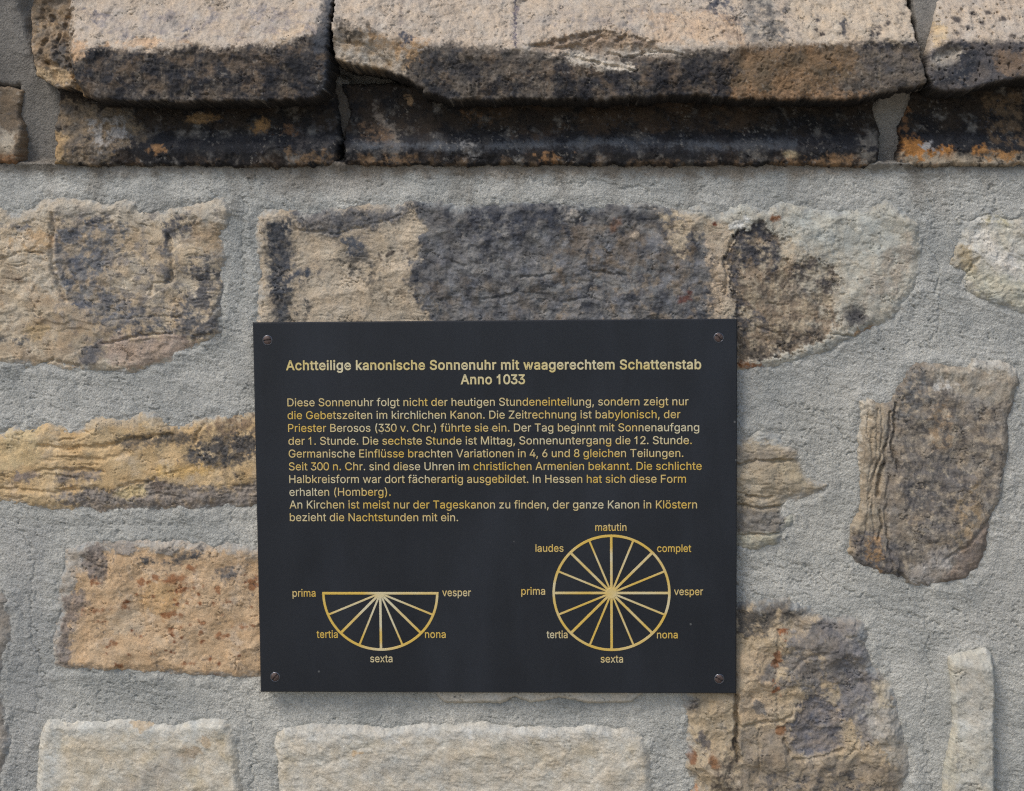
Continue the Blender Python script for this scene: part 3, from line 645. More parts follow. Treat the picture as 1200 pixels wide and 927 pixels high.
# --- fractured stone in the lower right
stone("wall_stone", [(780, 760), (800, 715), (864, 706), (885, 700), (920, 698), (941, 707), (958, 716), (969, 717), (990, 717), (1018, 731), (1021, 755), (1025, 778), (1046, 796), (1056, 821), (1056, 846), (1067, 874), (1070, 909), (1062, 940), (1060, 985), (1030, 1000),
      (830, 1000), (810, 980), (806, 920), (800, 860), (795, 815)],
      [(166, 148, 118), (184, 162, 126), (170, 152, 126)], "fractured tan and slate grey stone below the plaque's lower right corner",
      base=5.6, edge=13, sw=18, facet=(2.8, 42), fb=(2.8, 44), terr=(3.0, 46, 3, 1.1, 0.9), rough=0.7, cscale=40,
      patches=[
        ([(862, 706), (900, 698), (945, 706), (958, 720), (920, 728), (890, 745), (864, 745)], (92, 86, 78), dict(br=-0.25, bs=12, warp=5)),
        ([(955, 715), (1020, 725), (1030, 790), (1060, 830), (1060, 860), (1010, 870), (985, 830), (985, 770), (970, 740)], (152, 144, 132), dict(c2=(128, 122, 116), warp=8, rough=1.1, rs=7)),
        ([(918, 752), (965, 722), (1000, 760), (990, 815), (945, 812), (925, 790)], (122, 117, 112), dict(br=-.12, bs=18, dh=.6)), ([(1000, 740), (1030, 790), (1020, 850), (985, 850), (980, 790)], (128, 124, 122), dict(br=-.1, bs=14)), ([(866, 770), (905, 760), (908, 850), (868, 850)], (190, 164, 128), dict(op=.6)),
        ([(965, 720), (985, 745), (1000, 800), (985, 810), (970, 760)], (112, 108, 106), dict(br=-0.15)),
        ([(905, 770), (930, 745), (980, 745), (985, 800), (940, 800), (910, 820)], (124, 116, 106), dict(br=0.02, bs=16)),
        ([(925, 850), (940, 830), (975, 818), (988, 830), (986, 870), (950, 886), (928, 878)], (104, 104, 110), dict(c2=(132, 122, 112), cs=12, warp=13, rough=.8, dh=-1.8)),
        ([(1010, 830), (1055, 800), (1060, 860), (1066, 910), (1030, 880)], (174, 166, 150), dict(op=.8, warp=6)),
        ([(1020, 805), (1045, 800), (1052, 825), (1030, 830)], (186, 172, 142), dict(op=.8)),
        ([(864, 855), (920, 850), (930, 890), (1000, 890), (1060, 900), (1060, 930), (866, 930)], (150, 134, 110), dict(op=.8, c2=(122, 112, 100), warp=6)),
        ([(880, 905), (1000, 900), (1040, 927), (900, 930)], (96, 92, 88), dict(br=0.08, bs=11)),
        ([(840, 895), (862, 870), (864, 930), (830, 930)], (104, 92, 78), dict(br=-0.1)),
        (('e', 811, 824, 8, 8, 0), (100, 94, 88), dict(warp=3, grain=4)), (('e', 825, 869, 5, 9, -30), (118, 108, 98), dict(warp=2)), (('e', 902, 788, 12, 7, -40), (120, 112, 102), dict(warp=4)), (('e', 888, 829, 6, 4, 0), (130, 122, 112), {}),
        (('e', 912, 772, 5, 13, 8), (142, 100, 66), dict(warp=3, grain=4)), (('e', 918, 745, 5, 6, 0), (160, 100, 56), dict(warp=2, br=-.1)), (('e', 915, 858, 6, 6, 0), (138, 98, 62), dict(warp=1, grain=3)), (('e', 808, 884, 6, 10, -35), (134, 96, 66), dict(warp=2, grain=4)), (('e', 836, 892, 6, 8, -20), (144, 102, 64), dict(warp=2, grain=4)),
        (('e', 815, 925, 6, 4, 0), (190, 124, 46), {}), (('e', 912, 812, 3, 5, 0), (158, 96, 46), {}), (('e', 1048, 820, 8, 3, 0), (186, 142, 80), dict(op=.7)),
      ],
      cracks=[([(863, 815), (864, 850), (863, 870), (866, 892)], 7, 4.5), ([(864, 853), (890, 850), (918, 846), (928, 836)], 2.2, 3), ([(920, 868), (926, 884)], 3.5, 3.5), ([(912, 740), (910, 800), (912, 846)], 1.5, 3),
              ([(930, 890), (960, 888), (990, 880)], 2.2, 3), ([(925, 790), (945, 770), (970, 765)], 1.6, 4), ([(890, 858), (890, 910)], 1.2, 2.5), ([(966, 716), (976, 722)], 4, 4)])

# --- narrow plank-like stone
def plank_h(X, Y, d, wx, fx):
    xr = 1160 + (Y - 765) * 0.04
    h = 8.0 + 5.0 * sst(1110, 1155, X) - 6.0 * np.maximum(0, 1 - d / 5.0) ** 2
    return h - 6.0 * sst(783, 766, Y)
stone("wall_stone", [(1112, 773), (1116, 769), (1158, 761), (1164, 768), (1166, 800), (1166, 927), (1168, 1010), (1108, 1010), (1106, 909), (1111, 888), (1119, 846), (1116, 800)],
      [(166, 162, 147), (184, 180, 165), (190, 184, 164)], "narrow pale plank shaped stone on end in the bottom right corner",
      base=9.0, edge=6, facet=(1.2, 26), tool=.4, hfun=plank_h, jag=1.2, fb=(1.2, 26), terr=(0.9, 26, 2, 0.9, 1.3), rough=0.45, fall=4.0,
      patches=[(('e', 1140, 845, 26, 14, -25), (200, 196, 182), dict(op=.7, soft=6)), (('e', 1142, 810, 16, 26, 0), (172, 166, 152), dict(op=.6, soft=6)), ([(1104, 860), (1122, 850), (1122, 930), (1104, 930)], (188, 178, 150), dict(op=.6))])

# --- edge of a stone cut off by the left side of the picture
stone("wall_stone", [(-120, 692), (0, 690), (11, 700), (15, 740), (8, 772), (2, 795), (6, 828), (12, 868), (6, 900), (0, 940), (-120, 940), (-140, 800)],
      [(128, 122, 114), (146, 138, 126), (158, 148, 132)], "grey brown stone cut off by the left side of the photo, at lower left", base=4.0, edge=9, fb=(1.8, 30), rough=0.9)

# ------------------------------------------------------------------ projecting ledge and the hollow moulding below it
def ledge(boundary, front, slope=0.55, extra=None):
    bx = np.array([p[0] for p in boundary], float); by = np.array([p[1] for p in boundary], float)
    def f(X, Y, d, wx, fx):
        yb = np.interp(X, bx, by) + 5.0 * wx + 3.0 * fx
        t = yb - Y                                   # positive above the arris
        top = front - slope * t
        chip = np.maximum(0, fbm(X, Y, 34, 3, 777) - 0.08)
        fr = front + 0.8 + 0.03 * t - 9.0 * chip * np.exp(-((t + 3) / 16.0) ** 2) + 1.6 * facets(X + 6 * wx, Y + 6 * fx, 24, 778)
        k = 1.3
        h = -k * np.log(np.exp(-np.clip(top, -80, 80) / k) + np.exp(-fr / k))
        h = h - (front * 0.05) * np.maximum(0, 1 - d / 3.0) ** 2
        if extra is not None:
            h = h + extra(X, Y, d, wx, fx)
        return np.where(d < 0, h + d * 11.0, h)
    return f
LC = [(174, 158, 138), (190, 172, 149), (168, 157, 144)]
def l1_extra(X, Y, d, wx, fx):       # broken left corner
    e = np.interp(Y, [-40, 10, 50, 93, 116], [62, 68, 78, 84, 108]) + 4 * wx + 3 * fx
    return -11.0 * sst(6, -8, X - e) * sst(-30, 40, Y) - 0.12 * np.maximum(0, e - X) + 2.5 * facets(X + 5 * wx, Y + 5 * fx, 22, 781) * sst(6, -8, X - e)
def tops(b, c, yt=-60, **k):
    return ([(b[0][0], yt)] + [(b[-1][0], yt)] + list(reversed(b)), c, k)
def fronts(b, c, yb=128, **k):
    return (list(b) + [(b[-1][0], yb), (b[0][0], yb)], c, k)
B1 = [(96, 60), (110, 55), (167, 58), (220, 53), (267, 55), (333, 50), (373, 37), (395, 20)]
stone("ledge_stone", [(8, -48), (12, 3), (18, 37), (32, 83), (54, 98), (83, 101), (92, 110), (110, 115), (167, 117), (220, 118), (300, 117), (363, 115), (380, 105), (383, 60), (384, -48)],
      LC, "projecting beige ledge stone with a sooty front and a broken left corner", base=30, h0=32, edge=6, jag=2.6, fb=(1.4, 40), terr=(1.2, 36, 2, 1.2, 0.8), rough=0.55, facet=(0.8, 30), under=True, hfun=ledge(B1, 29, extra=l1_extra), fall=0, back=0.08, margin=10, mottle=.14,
      patches=[fronts([(70, 50)] + B1, (104, 92, 78), warp=8, grain=6, soft=4, c2=(64, 60, 57), cs=18, rough=.8, thin=.25, st=.2),
               fronts([(80, 52), (140, 60), (220, 58), (300, 58), (388, 30)], (46, 46, 49), yb=100, br=-0.1, bs=16, warp=7, gloss=.2, st=.6),
               ([(330, 60), (372, 40), (386, 10), (390, 120), (330, 118)], (60, 58, 58), dict(br=-.1, warp=5)),
               ([(368, 50), (374, -50), (390, -50), (388, 110), (376, 100)], (70, 72, 76), dict(warp=3, grain=4)),
               ([(-5, -50), (56, -50), (66, 20), (84, 100), (50, 100), (20, 80)], (150, 124, 90), dict(c2=(104, 92, 76), cs=14, warp=5, rough=1.2)),
               ([(28, 72), (70, 78), (78, 96), (54, 96), (34, 88)], (186, 158, 116), dict(warp=3)), ([(76, 84), (86, 96), (92, 112), (84, 108)], (172, 138, 92), dict(warp=2)),
               ([(50, 40), (66, 50), (76, 78), (64, 76), (52, 60)], (84, 80, 76), dict(warp=4)), ([(78, 44), (96, 48), (100, 62), (86, 70)], (196, 160, 120), dict(warp=3)),
               fronts([(100, 66), (380, 50)], (112, 94, 74), yb=112, br=.12, bs=26, op=.8, w=1), fronts([(120, 80), (380, 74)], (42, 43, 48), br=.02, bs=18, op=.9),
               (('e', 95, 12, 14, 6, 30), (126, 120, 120), dict(br=-.05)), (('e', 212, 30, 6, 8, 0), (120, 118, 122), dict(br=-.05)), (('e', 295, 8, 8, 14, 0), (150, 142, 138), dict(br=-.05)),
               ([(80, 20), (180, 0), (360, 0), (366, 40), (120, 50)], (150, 140, 134), dict(br=.2, bs=16)),
               (('e', 165, 48, 30, 6, 0), (206, 164, 116), dict(op=.5)), (('e', 340, 35, 20, 8, -30), (206, 176, 136), dict(op=.5))],
      cracks=[([(168, 62), (166, 114)], .8, 2), ([(216, 62), (222, 90)], .6, 2), ([(296, 75), (300, 112)], .6, 2), ([(66, 0), (60, 20), (70, 50), (78, 78), (88, 104)], 5, 5), ([(26, 0), (40, 30), (36, 60), (56, 84)], 4, 5), ([(40, 8), (58, 30), (52, 48), (70, 70)], 3.5, 4), ([(16, 50), (30, 66), (60, 74)], 3.5, 5), ([(40, 20), (52, 45), (62, 70)], 3, 5)])
B2 = [(380, 26), (395, 30), (430, 34), (470, 42), (510, 50), (543, 54), (600, 56), (640, 52), (700, 46), (767, 49), (790, 51), (866, 50), (886, 48), (932, 48), (970, 46), (1031, 46), (1073, 45), (1095, 45)]
def l2_extra(X, Y, d, wx, fx):
    lb = np.interp(X, [385, 450, 477, 500], [26, 46, 62, 70])
    h = -7.0 * sst(500, 440, X) * sst(-14, 26, Y - lb + 5 * wx)                # chipped lower left corner
    sc_ = sdf([(618, 52), (660, 40), (706, 31), (740, 36), (770, 48), (776, 64), (745, 80), (690, 76), (640, 62)], X + 5 * wx, Y + 4 * fx)
    h = h - 7.0 * sst(-2, 22, sc_) - 2.0 * sst(0, 3, sc_)                      # shell shaped flake scar
    return h
stone("ledge_stone", [(388, -48), (387, 40), (389, 66), (410, 74), (450, 80), (474, 88), (497, 107), (520, 114), (543, 116), (603, 115), (703, 116), (740, 114), (770, 112), (797, 109), (825, 111), (855, 114), (912, 114), (985, 115), (1031, 110), (1060, 103), (1088, 97), (1080, 60), (1075, 44), (1077, -48)],
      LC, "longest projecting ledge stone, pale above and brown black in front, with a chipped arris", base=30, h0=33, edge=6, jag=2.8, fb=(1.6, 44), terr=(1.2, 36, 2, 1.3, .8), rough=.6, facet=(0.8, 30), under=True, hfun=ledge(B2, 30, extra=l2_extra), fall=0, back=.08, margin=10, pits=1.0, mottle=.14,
      patches=[fronts([(380, 60), (440, 62), (470, 66), (490, 56), (510, 50), (600, 56), (690, 62), (770, 62), (866, 54), (1000, 50), (1092, 48)], (104, 93, 80), warp=7, grain=5, soft=3, c2=(70, 66, 62), cs=22, rough=.8, thin=.25, st=.15),
               ([(866, 52), (1010, 50), (1000, 90), (960, 112), (850, 112)], (136, 106, 72), dict(warp=6, soft=8, c2=(104, 88, 66), cs=26)),
               ([(650, 80), (745, 84), (860, 54), (866, 100), (840, 112), (760, 108), (660, 110)], (56, 54, 55), dict(br=-.1, bs=18, warp=6)),
               fronts([(500, 64), (860, 66)], (114, 96, 76), yb=112, br=.14, bs=26, op=.8, w=1), fronts([(500, 70), (860, 70)], (44, 44, 48), br=.04, bs=20, op=.9),
               ([(500, 56), (540, 60), (545, 84), (515, 96), (490, 80)], (64, 62, 62), dict(br=-.1)), ([(480, 80), (497, 100), (545, 116), (530, 108), (500, 92)], (52, 52, 54), dict(warp=3)),
               ([(860, 104), (1000, 108), (1030, 104), (1000, 118), (860, 117)], (150, 116, 80), dict(warp=3, op=.8)),
               ([(1000, 50), (1080, 47), (1090, 100), (1030, 108), (1005, 90)], (120, 106, 88), dict(br=-.2, c2=(84, 80, 78), warp=6)),
               ([(1010, 48), (1074, 45), (1074, 52), (1015, 56)], (56, 56, 60), dict(warp=3, br=-.15)),
               ([(388, 40), (420, 42), (470, 60), (478, 84), (440, 80), (390, 70)], (188, 178, 162), dict(warp=5, c2=(162, 136, 100))),
               ([(386, 14), (430, 24), (450, 44), (400, 46)], (92, 84, 74), dict(br=-.1, warp=6)), ([(420, 34), (470, 44), (500, 52), (478, 80), (460, 62)], (184, 148, 104), dict(br=-.12)),
               (('e', 470, 44, 8, 5, 20), (82, 84, 92), dict(br=-.1)),
               ([(618, 52), (660, 40), (706, 31), (740, 36), (770, 48), (776, 60), (700, 62)], (168, 144, 116), dict(warp=4, c2=(140, 122, 104))),
               ([(660, 58), (690, 62), (740, 74), (746, 82), (700, 80), (665, 72)], (196, 184, 164), dict(warp=3, grain=4)), ([(710, 56), (770, 56), (800, 52), (796, 60), (716, 62)], (192, 180, 162), dict(warp=3)),
               ([(850, -20), (866, 0), (874, 50), (860, 50), (826, -10)], (84, 84, 90), dict(br=-.05, bs=9)), ([(872, -20), (910, -20), (925, 46), (876, 48)], (158, 148, 132), dict(c2=(128, 122, 114), warp=5, br=-.25)),
               ([(880, -10), (930, 0), (950, 40), (890, 46)], (100, 96, 92), dict(br=.1, bs=10)),
               ([(640, 0), (850, 0), (860, 45), (780, 40), (700, 26), (640, 40)], (158, 146, 134), dict(br=.15, bs=12)),
               ([(760, 10), (864, 10), (868, 50), (770, 46)], (204, 170, 130), dict(op=.5)), ([(930, -20), (1076, -20), (1074, 46), (940, 46)], (190, 172, 146), dict(op=.8)),
               (('e', 961, 16, 5, 3, -30), (76, 72, 72), {}), (('e', 992, 24, 3, 9, 0), (92, 88, 86), {}), (('e', 1040, 26, 16, 3, -35), (92, 84, 78), dict(warp=3, br=-.1)), (('e', 958, 33, 3, 2.5, 0), (84, 76, 70), {}), (('e', 1022, 40, 3, 2.5, 0), (84, 76, 70), {}),
               (('l', [(601, -50), (602, 20), (604, 52)], 1.6), (98, 92, 104), dict(warp=1.0, grain=1.5, soft=1.2)), (('l', [(466, -20), (468, 26)], 1.0), (150, 136, 124), dict(warp=1, grain=1, soft=1.2))],
      cracks=[([(620, 54), (660, 47), (706, 34)], 2.5, 4), ([(601, -48), (603, 54)], .8, 2), ([(865, -30), (868, 50)], .8, 2), ([(660, 62), (700, 72), (745, 82)], 3.0, 3.5), ([(712, 60), (740, 64), (770, 60), (800, 62)], 2.6, 3), ([(640, 56), (690, 50), (706, 40), (720, 46), (735, 40)], 2.0, 3), ([(390, 44), (430, 52), (455, 74)], 2, 3)])
B3 = [(1080, 50), (1095, 60), (1104, 50), (1112, 46), (1200, 46), (1400, 48)]
stone("ledge_stone", [(1110, -48), (1108, 0), (1100, 27), (1093, 55), (1088, 84), (1097, 102), (1116, 105), (1135, 105), (1165, 95), (1200, 90), (1300, 94), (1420, 96), (1430, -48)],
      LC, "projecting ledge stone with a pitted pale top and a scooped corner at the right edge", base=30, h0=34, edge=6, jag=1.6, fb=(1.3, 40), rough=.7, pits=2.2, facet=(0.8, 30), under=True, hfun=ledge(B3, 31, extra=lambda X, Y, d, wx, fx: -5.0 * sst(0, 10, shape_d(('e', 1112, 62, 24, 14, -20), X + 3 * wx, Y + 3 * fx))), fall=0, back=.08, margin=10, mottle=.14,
      patches=[fronts([(1084, 62), (1104, 52), (1112, 47), (1200, 47), (1430, 49)], (104, 96, 90), warp=4, grain=4, soft=3, c2=(82, 80, 82), cs=20, thin=.1),
               ([(1118, 48), (1140, 50), (1150, 80), (1130, 98), (1098, 98), (1094, 80), (1125, 78)], (58, 60, 66), dict(warp=4, br=-.25)),
               (('e', 1110, 66, 17, 9, -25), (164, 154, 138), dict(warp=3, grain=3)), (('e', 1185, 72, 20, 12, 0), (138, 112, 84), dict(op=.7)), ([(1100, 20), (1116, 26), (1112, 44), (1098, 52)], (196, 170, 128), dict(warp=3))]
      + [(('e', x, y, 4, 3, 20), (88, 80, 74), dict(warp=2, grain=3)) for x, y in [(1128, 18), (1156, 22), (1138, 28), (1168, 8), (1150, 10), (1190, 40), (1182, 16), (1124, 36)]])
# beyond the picture: the ledge goes on to the left
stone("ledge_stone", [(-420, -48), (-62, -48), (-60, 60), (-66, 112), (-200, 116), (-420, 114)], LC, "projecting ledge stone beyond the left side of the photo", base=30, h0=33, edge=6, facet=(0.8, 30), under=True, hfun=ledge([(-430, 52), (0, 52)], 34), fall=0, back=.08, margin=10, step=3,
      patches=[fronts([(-430, 52), (0, 52)], (80, 70, 60))])

def cove(X, Y, d, wx, fx):
    t = np.clip((Y - 100) / 72.0, 0, 1.0)
    h = -9 + 15.5 * t ** 2.4
    h = h + 0.7 * np.exp(-((Y - 176) / 7.0) ** 2) - 4.5 * np.maximum(0, fbm(X, Y, 30, 4, 779) - 0.12) * sst(150, 180, Y)
    return h - 4.0 * np.maximum(0, 1 - d / 4.0) ** 2
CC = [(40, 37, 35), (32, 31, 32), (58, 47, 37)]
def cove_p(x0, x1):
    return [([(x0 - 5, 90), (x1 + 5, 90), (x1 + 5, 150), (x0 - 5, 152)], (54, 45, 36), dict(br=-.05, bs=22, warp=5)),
            ([(x0 - 5, 158), (x1 + 5, 158), (x1 + 5, 180), (x0 - 5, 180)], (40, 42, 48), dict(warp=4, grain=3, gloss=.4, op=.7)),  # bluish sheen of sky light on the roll, put into the colour
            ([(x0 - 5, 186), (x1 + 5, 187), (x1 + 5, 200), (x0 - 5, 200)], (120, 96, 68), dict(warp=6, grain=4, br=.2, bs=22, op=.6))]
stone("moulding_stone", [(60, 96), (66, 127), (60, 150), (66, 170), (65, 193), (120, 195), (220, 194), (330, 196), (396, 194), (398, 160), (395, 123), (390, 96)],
      CC, "hollow moulded stone under the left ledge, tan and crusty at its left end", base=6, h0=0, edge=5, jag=2.6, facet=(1.3, 22), hfun=cove, fall=3.0, fb=(1.0, 30), rough=.7, cscale=60, mottle=.2,
      patches=cove_p(60, 390) + [([(55, 115), (110, 122), (150, 130), (170, 160), (120, 195), (60, 196)], (136, 116, 88), dict(c2=(98, 90, 80), cs=12, warp=7, rough=1.6, br=-.3)),
               ([(100, 140), (140, 138), (156, 160), (120, 176)], (150, 146, 140), dict(br=-.05, bs=9)), ([(58, 150), (80, 160), (78, 192), (66, 192)], (166, 136, 90), dict(warp=3)),
               (('e', 235, 138, 15, 6, -3), (140, 108, 66), dict(warp=2, grain=3)), (('e', 305, 146, 11, 8, -35), (150, 112, 62), dict(warp=4, grain=4)), (('e', 188, 176, 9, 4, 0), (150, 110, 66), dict(warp=2)), (('e', 342, 154, 12, 6, 0), (104, 76, 50), dict(br=-.1)),
               ([(340, 150), (392, 140), (392, 190), (350, 185)], (78, 74, 72), dict(br=.05, bs=9)), ([(330, 178), (392, 178), (392, 195), (340, 194)], (118, 94, 66), dict(br=.05))])
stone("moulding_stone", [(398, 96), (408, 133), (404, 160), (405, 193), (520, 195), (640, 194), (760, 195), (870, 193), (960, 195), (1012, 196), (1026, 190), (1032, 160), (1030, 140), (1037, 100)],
      CC, "long black hollow moulded stone under the middle ledge", base=6, h0=0, edge=5, jag=2.6, facet=(1.3, 22), hfun=cove, fall=3.0, fb=(1.1, 36), rough=.6, cscale=60, mottle=.2,
      patches=cove_p(410, 1026) + [([(436, 120), (452, 140), (470, 160), (474, 178), (450, 178), (460, 160), (440, 136)], (120, 110, 98), dict(warp=4, br=-.15)), (('e', 440, 158, 18, 9, 20), (104, 82, 60), dict(br=-.1)), (('e', 478, 116, 4, 4, 0), (150, 120, 84), dict(warp=1)),
               ([(540, 130), (575, 136), (560, 150), (545, 142)], (108, 80, 50), dict(br=-.1)), ([(420, 184), (490, 182), (488, 196), (420, 196)], (124, 96, 64), dict(br=.0, op=.8)), (('e', 646, 186, 16, 5, 0), (140, 102, 62), dict(br=-.1)), (('e', 925, 182, 8, 4, 0), (176, 156, 116), dict(warp=1, grain=2)),
               ([(905, 188), (1010, 184), (1015, 196), (905, 197)], (136, 104, 68), dict(br=-.1)), ([(1004, 165), (1026, 150), (1026, 192), (1004, 192)], (112, 106, 96), dict(br=-.1)),
               (('l', [(420, 171), (560, 173), (700, 167), (860, 170), (930, 168)], 4), (86, 90, 95), dict(warp=7, grain=3, op=.75, thin=.6)),  # grey sheen streak along the roll, painted as colour
               ([(560, 120), (900, 118), (900, 150), (600, 158)], (70, 55, 40), dict(br=0, bs=26)), ([(540, 168), (560, 166), (562, 180), (548, 182)], (150, 148, 144), dict(br=0, bs=6))])
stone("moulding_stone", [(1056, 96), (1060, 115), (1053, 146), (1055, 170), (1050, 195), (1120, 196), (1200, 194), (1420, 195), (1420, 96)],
      CC, "black hollow moulded stone with an orange crust, under the right ledge", base=6, h0=0, edge=5, jag=2.6, facet=(1.3, 22), hfun=cove, fall=3.0, fb=(1.1, 36), rough=.7, cscale=60, mottle=.2,
      patches=cove_p(1060, 1420) + [([(1055, 158), (1075, 164), (1085, 176), (1116, 170), (1112, 184), (1095, 192), (1056, 190)], (178, 118, 40), dict(warp=4, grain=5)), ([(1056, 182), (1200, 182), (1420, 182), (1420, 197), (1055, 197)], (158, 142, 118), dict(warp=3, br=-.3)),
               (('e', 1145, 178, 10, 6, 0), (172, 116, 46), dict(br=-.1)), (('e', 1165, 180, 18, 6, 0), (164, 118, 62), dict(br=-.05)), ([(1150, 110), (1200, 108), (1200, 175), (1160, 165)], (104, 84, 60), dict(br=-.08, bs=14)), (('e', 1062, 140, 5, 14, 0), (120, 84, 50), {}), (('e', 1088, 174, 7, 3, 0), (150, 148, 146), {})])
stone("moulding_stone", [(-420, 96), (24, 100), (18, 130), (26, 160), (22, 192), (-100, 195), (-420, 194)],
      [(120, 100, 76), (140, 120, 94), (98, 86, 72)], "brown moulded stone cut off by the left side of the photo, under the ledge", base=6, h0=0, edge=6, jag=2.6, facet=(1.3, 22), hfun=cove, fall=3.0, fb=(1.6, 30), rough=1.0,
      patches=[([(0, 150), (18, 155), (18, 180), (0, 182)], (176, 162, 138), dict(warp=3)), ([(-100, 182), (25, 182), (25, 198), (-100, 198)], (128, 92, 56), dict(warp=3))])

# ------------------------------------------------------------------ blocks that carry the wall on past the edges of the picture
for k, (x0, y0, x1, y1, c) in enumerate([(-440, 250, -200, 420, 0), (-460, 490, -210, 600, 1), (-380, 690, -170, 900, 2), (-330, 960, -10, 1140, 0), (20, 1040, 330, 1200, 1), (370, 1050, 760, 1210, 2),
                                        (800, 1040, 1010, 1200, 0), (1060, 1050, 1330, 1190, 2), (1240, 430, 1500, 600, 0), (1250, 640, 1420, 860, 1), (1250, 900, 1560, 1010, 2), (1380, 250, 1620, 380, 1),
                                        (-300, -330, 60, -110, 0), (100, -310, 420, -100, 2), (460, -330, 800, -110, 1), (850, -310, 1150, -100, 0)]):
    cols = [[(172, 154, 126), (190, 170, 140)], [(186, 156, 110), (196, 168, 124)], [(180, 174, 158), (192, 186, 172)]][c]
    r = [3 * math.sin(9.1 * k + j * 2.3) * 3 for j in range(8)]
    stone("wall_stone", [(x0 + r[0], y0 + 14), (x0 + 20, y0 + r[1]), (x1 - 20, y0 + r[2]), (x1 + r[3], y0 + 16), (x1 + r[4], y1 - 14), (x1 - 22, y1 + r[5]), (x0 + 22, y1 + r[6]), (x0 + r[7], y1 - 12)],
          cols, base=4.5, edge=12, fb=(2.0, 40), strata=(1.0, 28, 4), step=3.0, seed=3000 + 40 * k)

# ------------------------------------------------------------------ mortar
def axis(a, b, lo, hi, fine):
    core = np.arange(a, b + fine, fine)
    def grow(n):
        out = []; s = fine; t = 0
        while t < n:
            s = min(s * 1.12, 24); t += s; out.append(t)
        return np.array(out)
    return np.concatenate([a - grow(a - lo)[::-1], core, core[-1] + grow(hi - core[-1])])
gx = axis(-20, 1220, -1500, 2700, 1.15); gy = axis(150, 947, -900, 2290, 1.15)
gy = np.concatenate([gy[gy < 0], np.arange(0, 150, 1.5), gy[gy >= 150]]); gy = np.unique(gy)
X, Y = np.meshgrid(gx, gy)
vis = (X > -60) & (X < 1260) & (Y > -60) & (Y < 990)
fine_amt = np.where(vis, 1.0, 0.25)
n_big = fbm(X, Y, 90, 3, 901); n_mid = fbm(X, Y, 22, 3, 902)
wx = fbm(X, Y, 12, 2, 903); wy = fbm(X, Y, 12, 2, 904)
c1 = fbm(X + 4 * wx, Y + 4 * wy, 7.5, 3, 905, gain=0.6)
c2 = fbm(X + 3 * wx, Y + 3 * wy, 5.0, 2, 906, 1.25, 0.8)
grain = gn(X / 2.3, Y / 2.3, 907)
tear = 1 - np.abs(fbm(X + 5 * wx, Y + 5 * wy, 13, 2, 908, 1.3, 0.8)) * 2.2
dens = sst(-0.5, 0.5, fbm(X, Y, 70, 2, 909))
pn = fbm(X + 3 * wx, Y + 3 * wy, 5.2, 2, 911, 1.5, 0.8)
pit2 = fbm(X + 4 * wx, Y + 4 * wy, 8.5, 3, 912, 1.6, 0.7, gain=0.6)
H = 1.0 * n_big + 0.55 * n_mid + fine_amt * (0.36 * c1 + 0.24 * c2 + 0.28 * grain * (0.5 + 0.5 * dens)) + fine_amt * 0.5 * facets(X + 6 * wx, Y + 6 * wy, 15, 990)
H = H - fine_amt * (0.9 * sst(0.42, 0.60, pn) * (0.35 + 0.65 * dens) + 1.3 * sst(0.46, 0.58, pit2) * (0.3 + 0.7 * dens))
H = H - fine_amt * 0.9 * sst(0.88, 0.99, tear) * sst(0.0, 0.4, n_mid) * (0.3 + 0.7 * dens)
# trowel sweeps, slanting
sweep = fbm(X + 0.4 * Y, Y - 0.25 * X, 1.0, 2, 910, 60, 7)
H = H + (0.28 * sweep + 0.18 * sst(0.25, 0.34, sweep) * sst(-0.1, 0.3, fbm(X, Y, 80, 2, 913))) * fine_amt
for pts in ([(282, 470), (276, 520), (286, 560), (270, 612), (280, 650)], [(1040, 250), (1098, 300), (1102, 350), (1090, 410)], [(905, 470), (960, 480), (1000, 520)], [(20, 610), (40, 660), (34, 720), (50, 800), (40, 840)],
            [(300, 205), (290, 230), (284, 280), (288, 350)], [(930, 660), (990, 690), (1040, 715), (1100, 730)], [(290, 830), (300, 870), (294, 927)], [(1085, 720), (1090, 790), (1082, 860), (1092, 927)], [(600, 200), (640, 216), (700, 212), (760, 224)]):
    H = H - 1.1 * fine_amt * (1 - sst(0.2, 1.7, dline(pts, X + 7 * wx + 3 * c1, Y + 7 * wy + 3 * c2)))
def joint(poly, h, soft):
    global H
    mk = sst(-soft, soft, sdf(poly, X + 2.5 * wx, Y + 2.5 * wy))
    hb = h(X, Y) if callable(h) else h
    H = H * (1 - mk) + (hb + 0.7 * H) * mk
joint([(-1500, -40), (2700, -40), (2700, 188), (-1500, 188)], -24, 4)
joint([(-60, -60), (70, -60), (80, 84), (84, 100), (76, 196), (12, 196), (16, 100), (-34, 96)], lambda x, y: np.interp(y, [-40, 60, 110, 190], [6, 6, 4, 3]), 5)
joint([(382, 80), (408, 90), (416, 130), (416, 196), (386, 196)], 3.5, 4)
joint([(1018, 118), (1036, 104), (1074, 92), (1068, 140), (1066, 196), (1014, 196)], lambda x, y: np.interp(y, [95, 130, 190], [20, 11, 6]), 5)
joint([(1066, -60), (1120, -60), (1112, 20), (1102, 60), (1100, 104), (1070, 106)], lambda x, y: np.interp(y, [-40, 40, 100], [8, 25, 21]), 4)
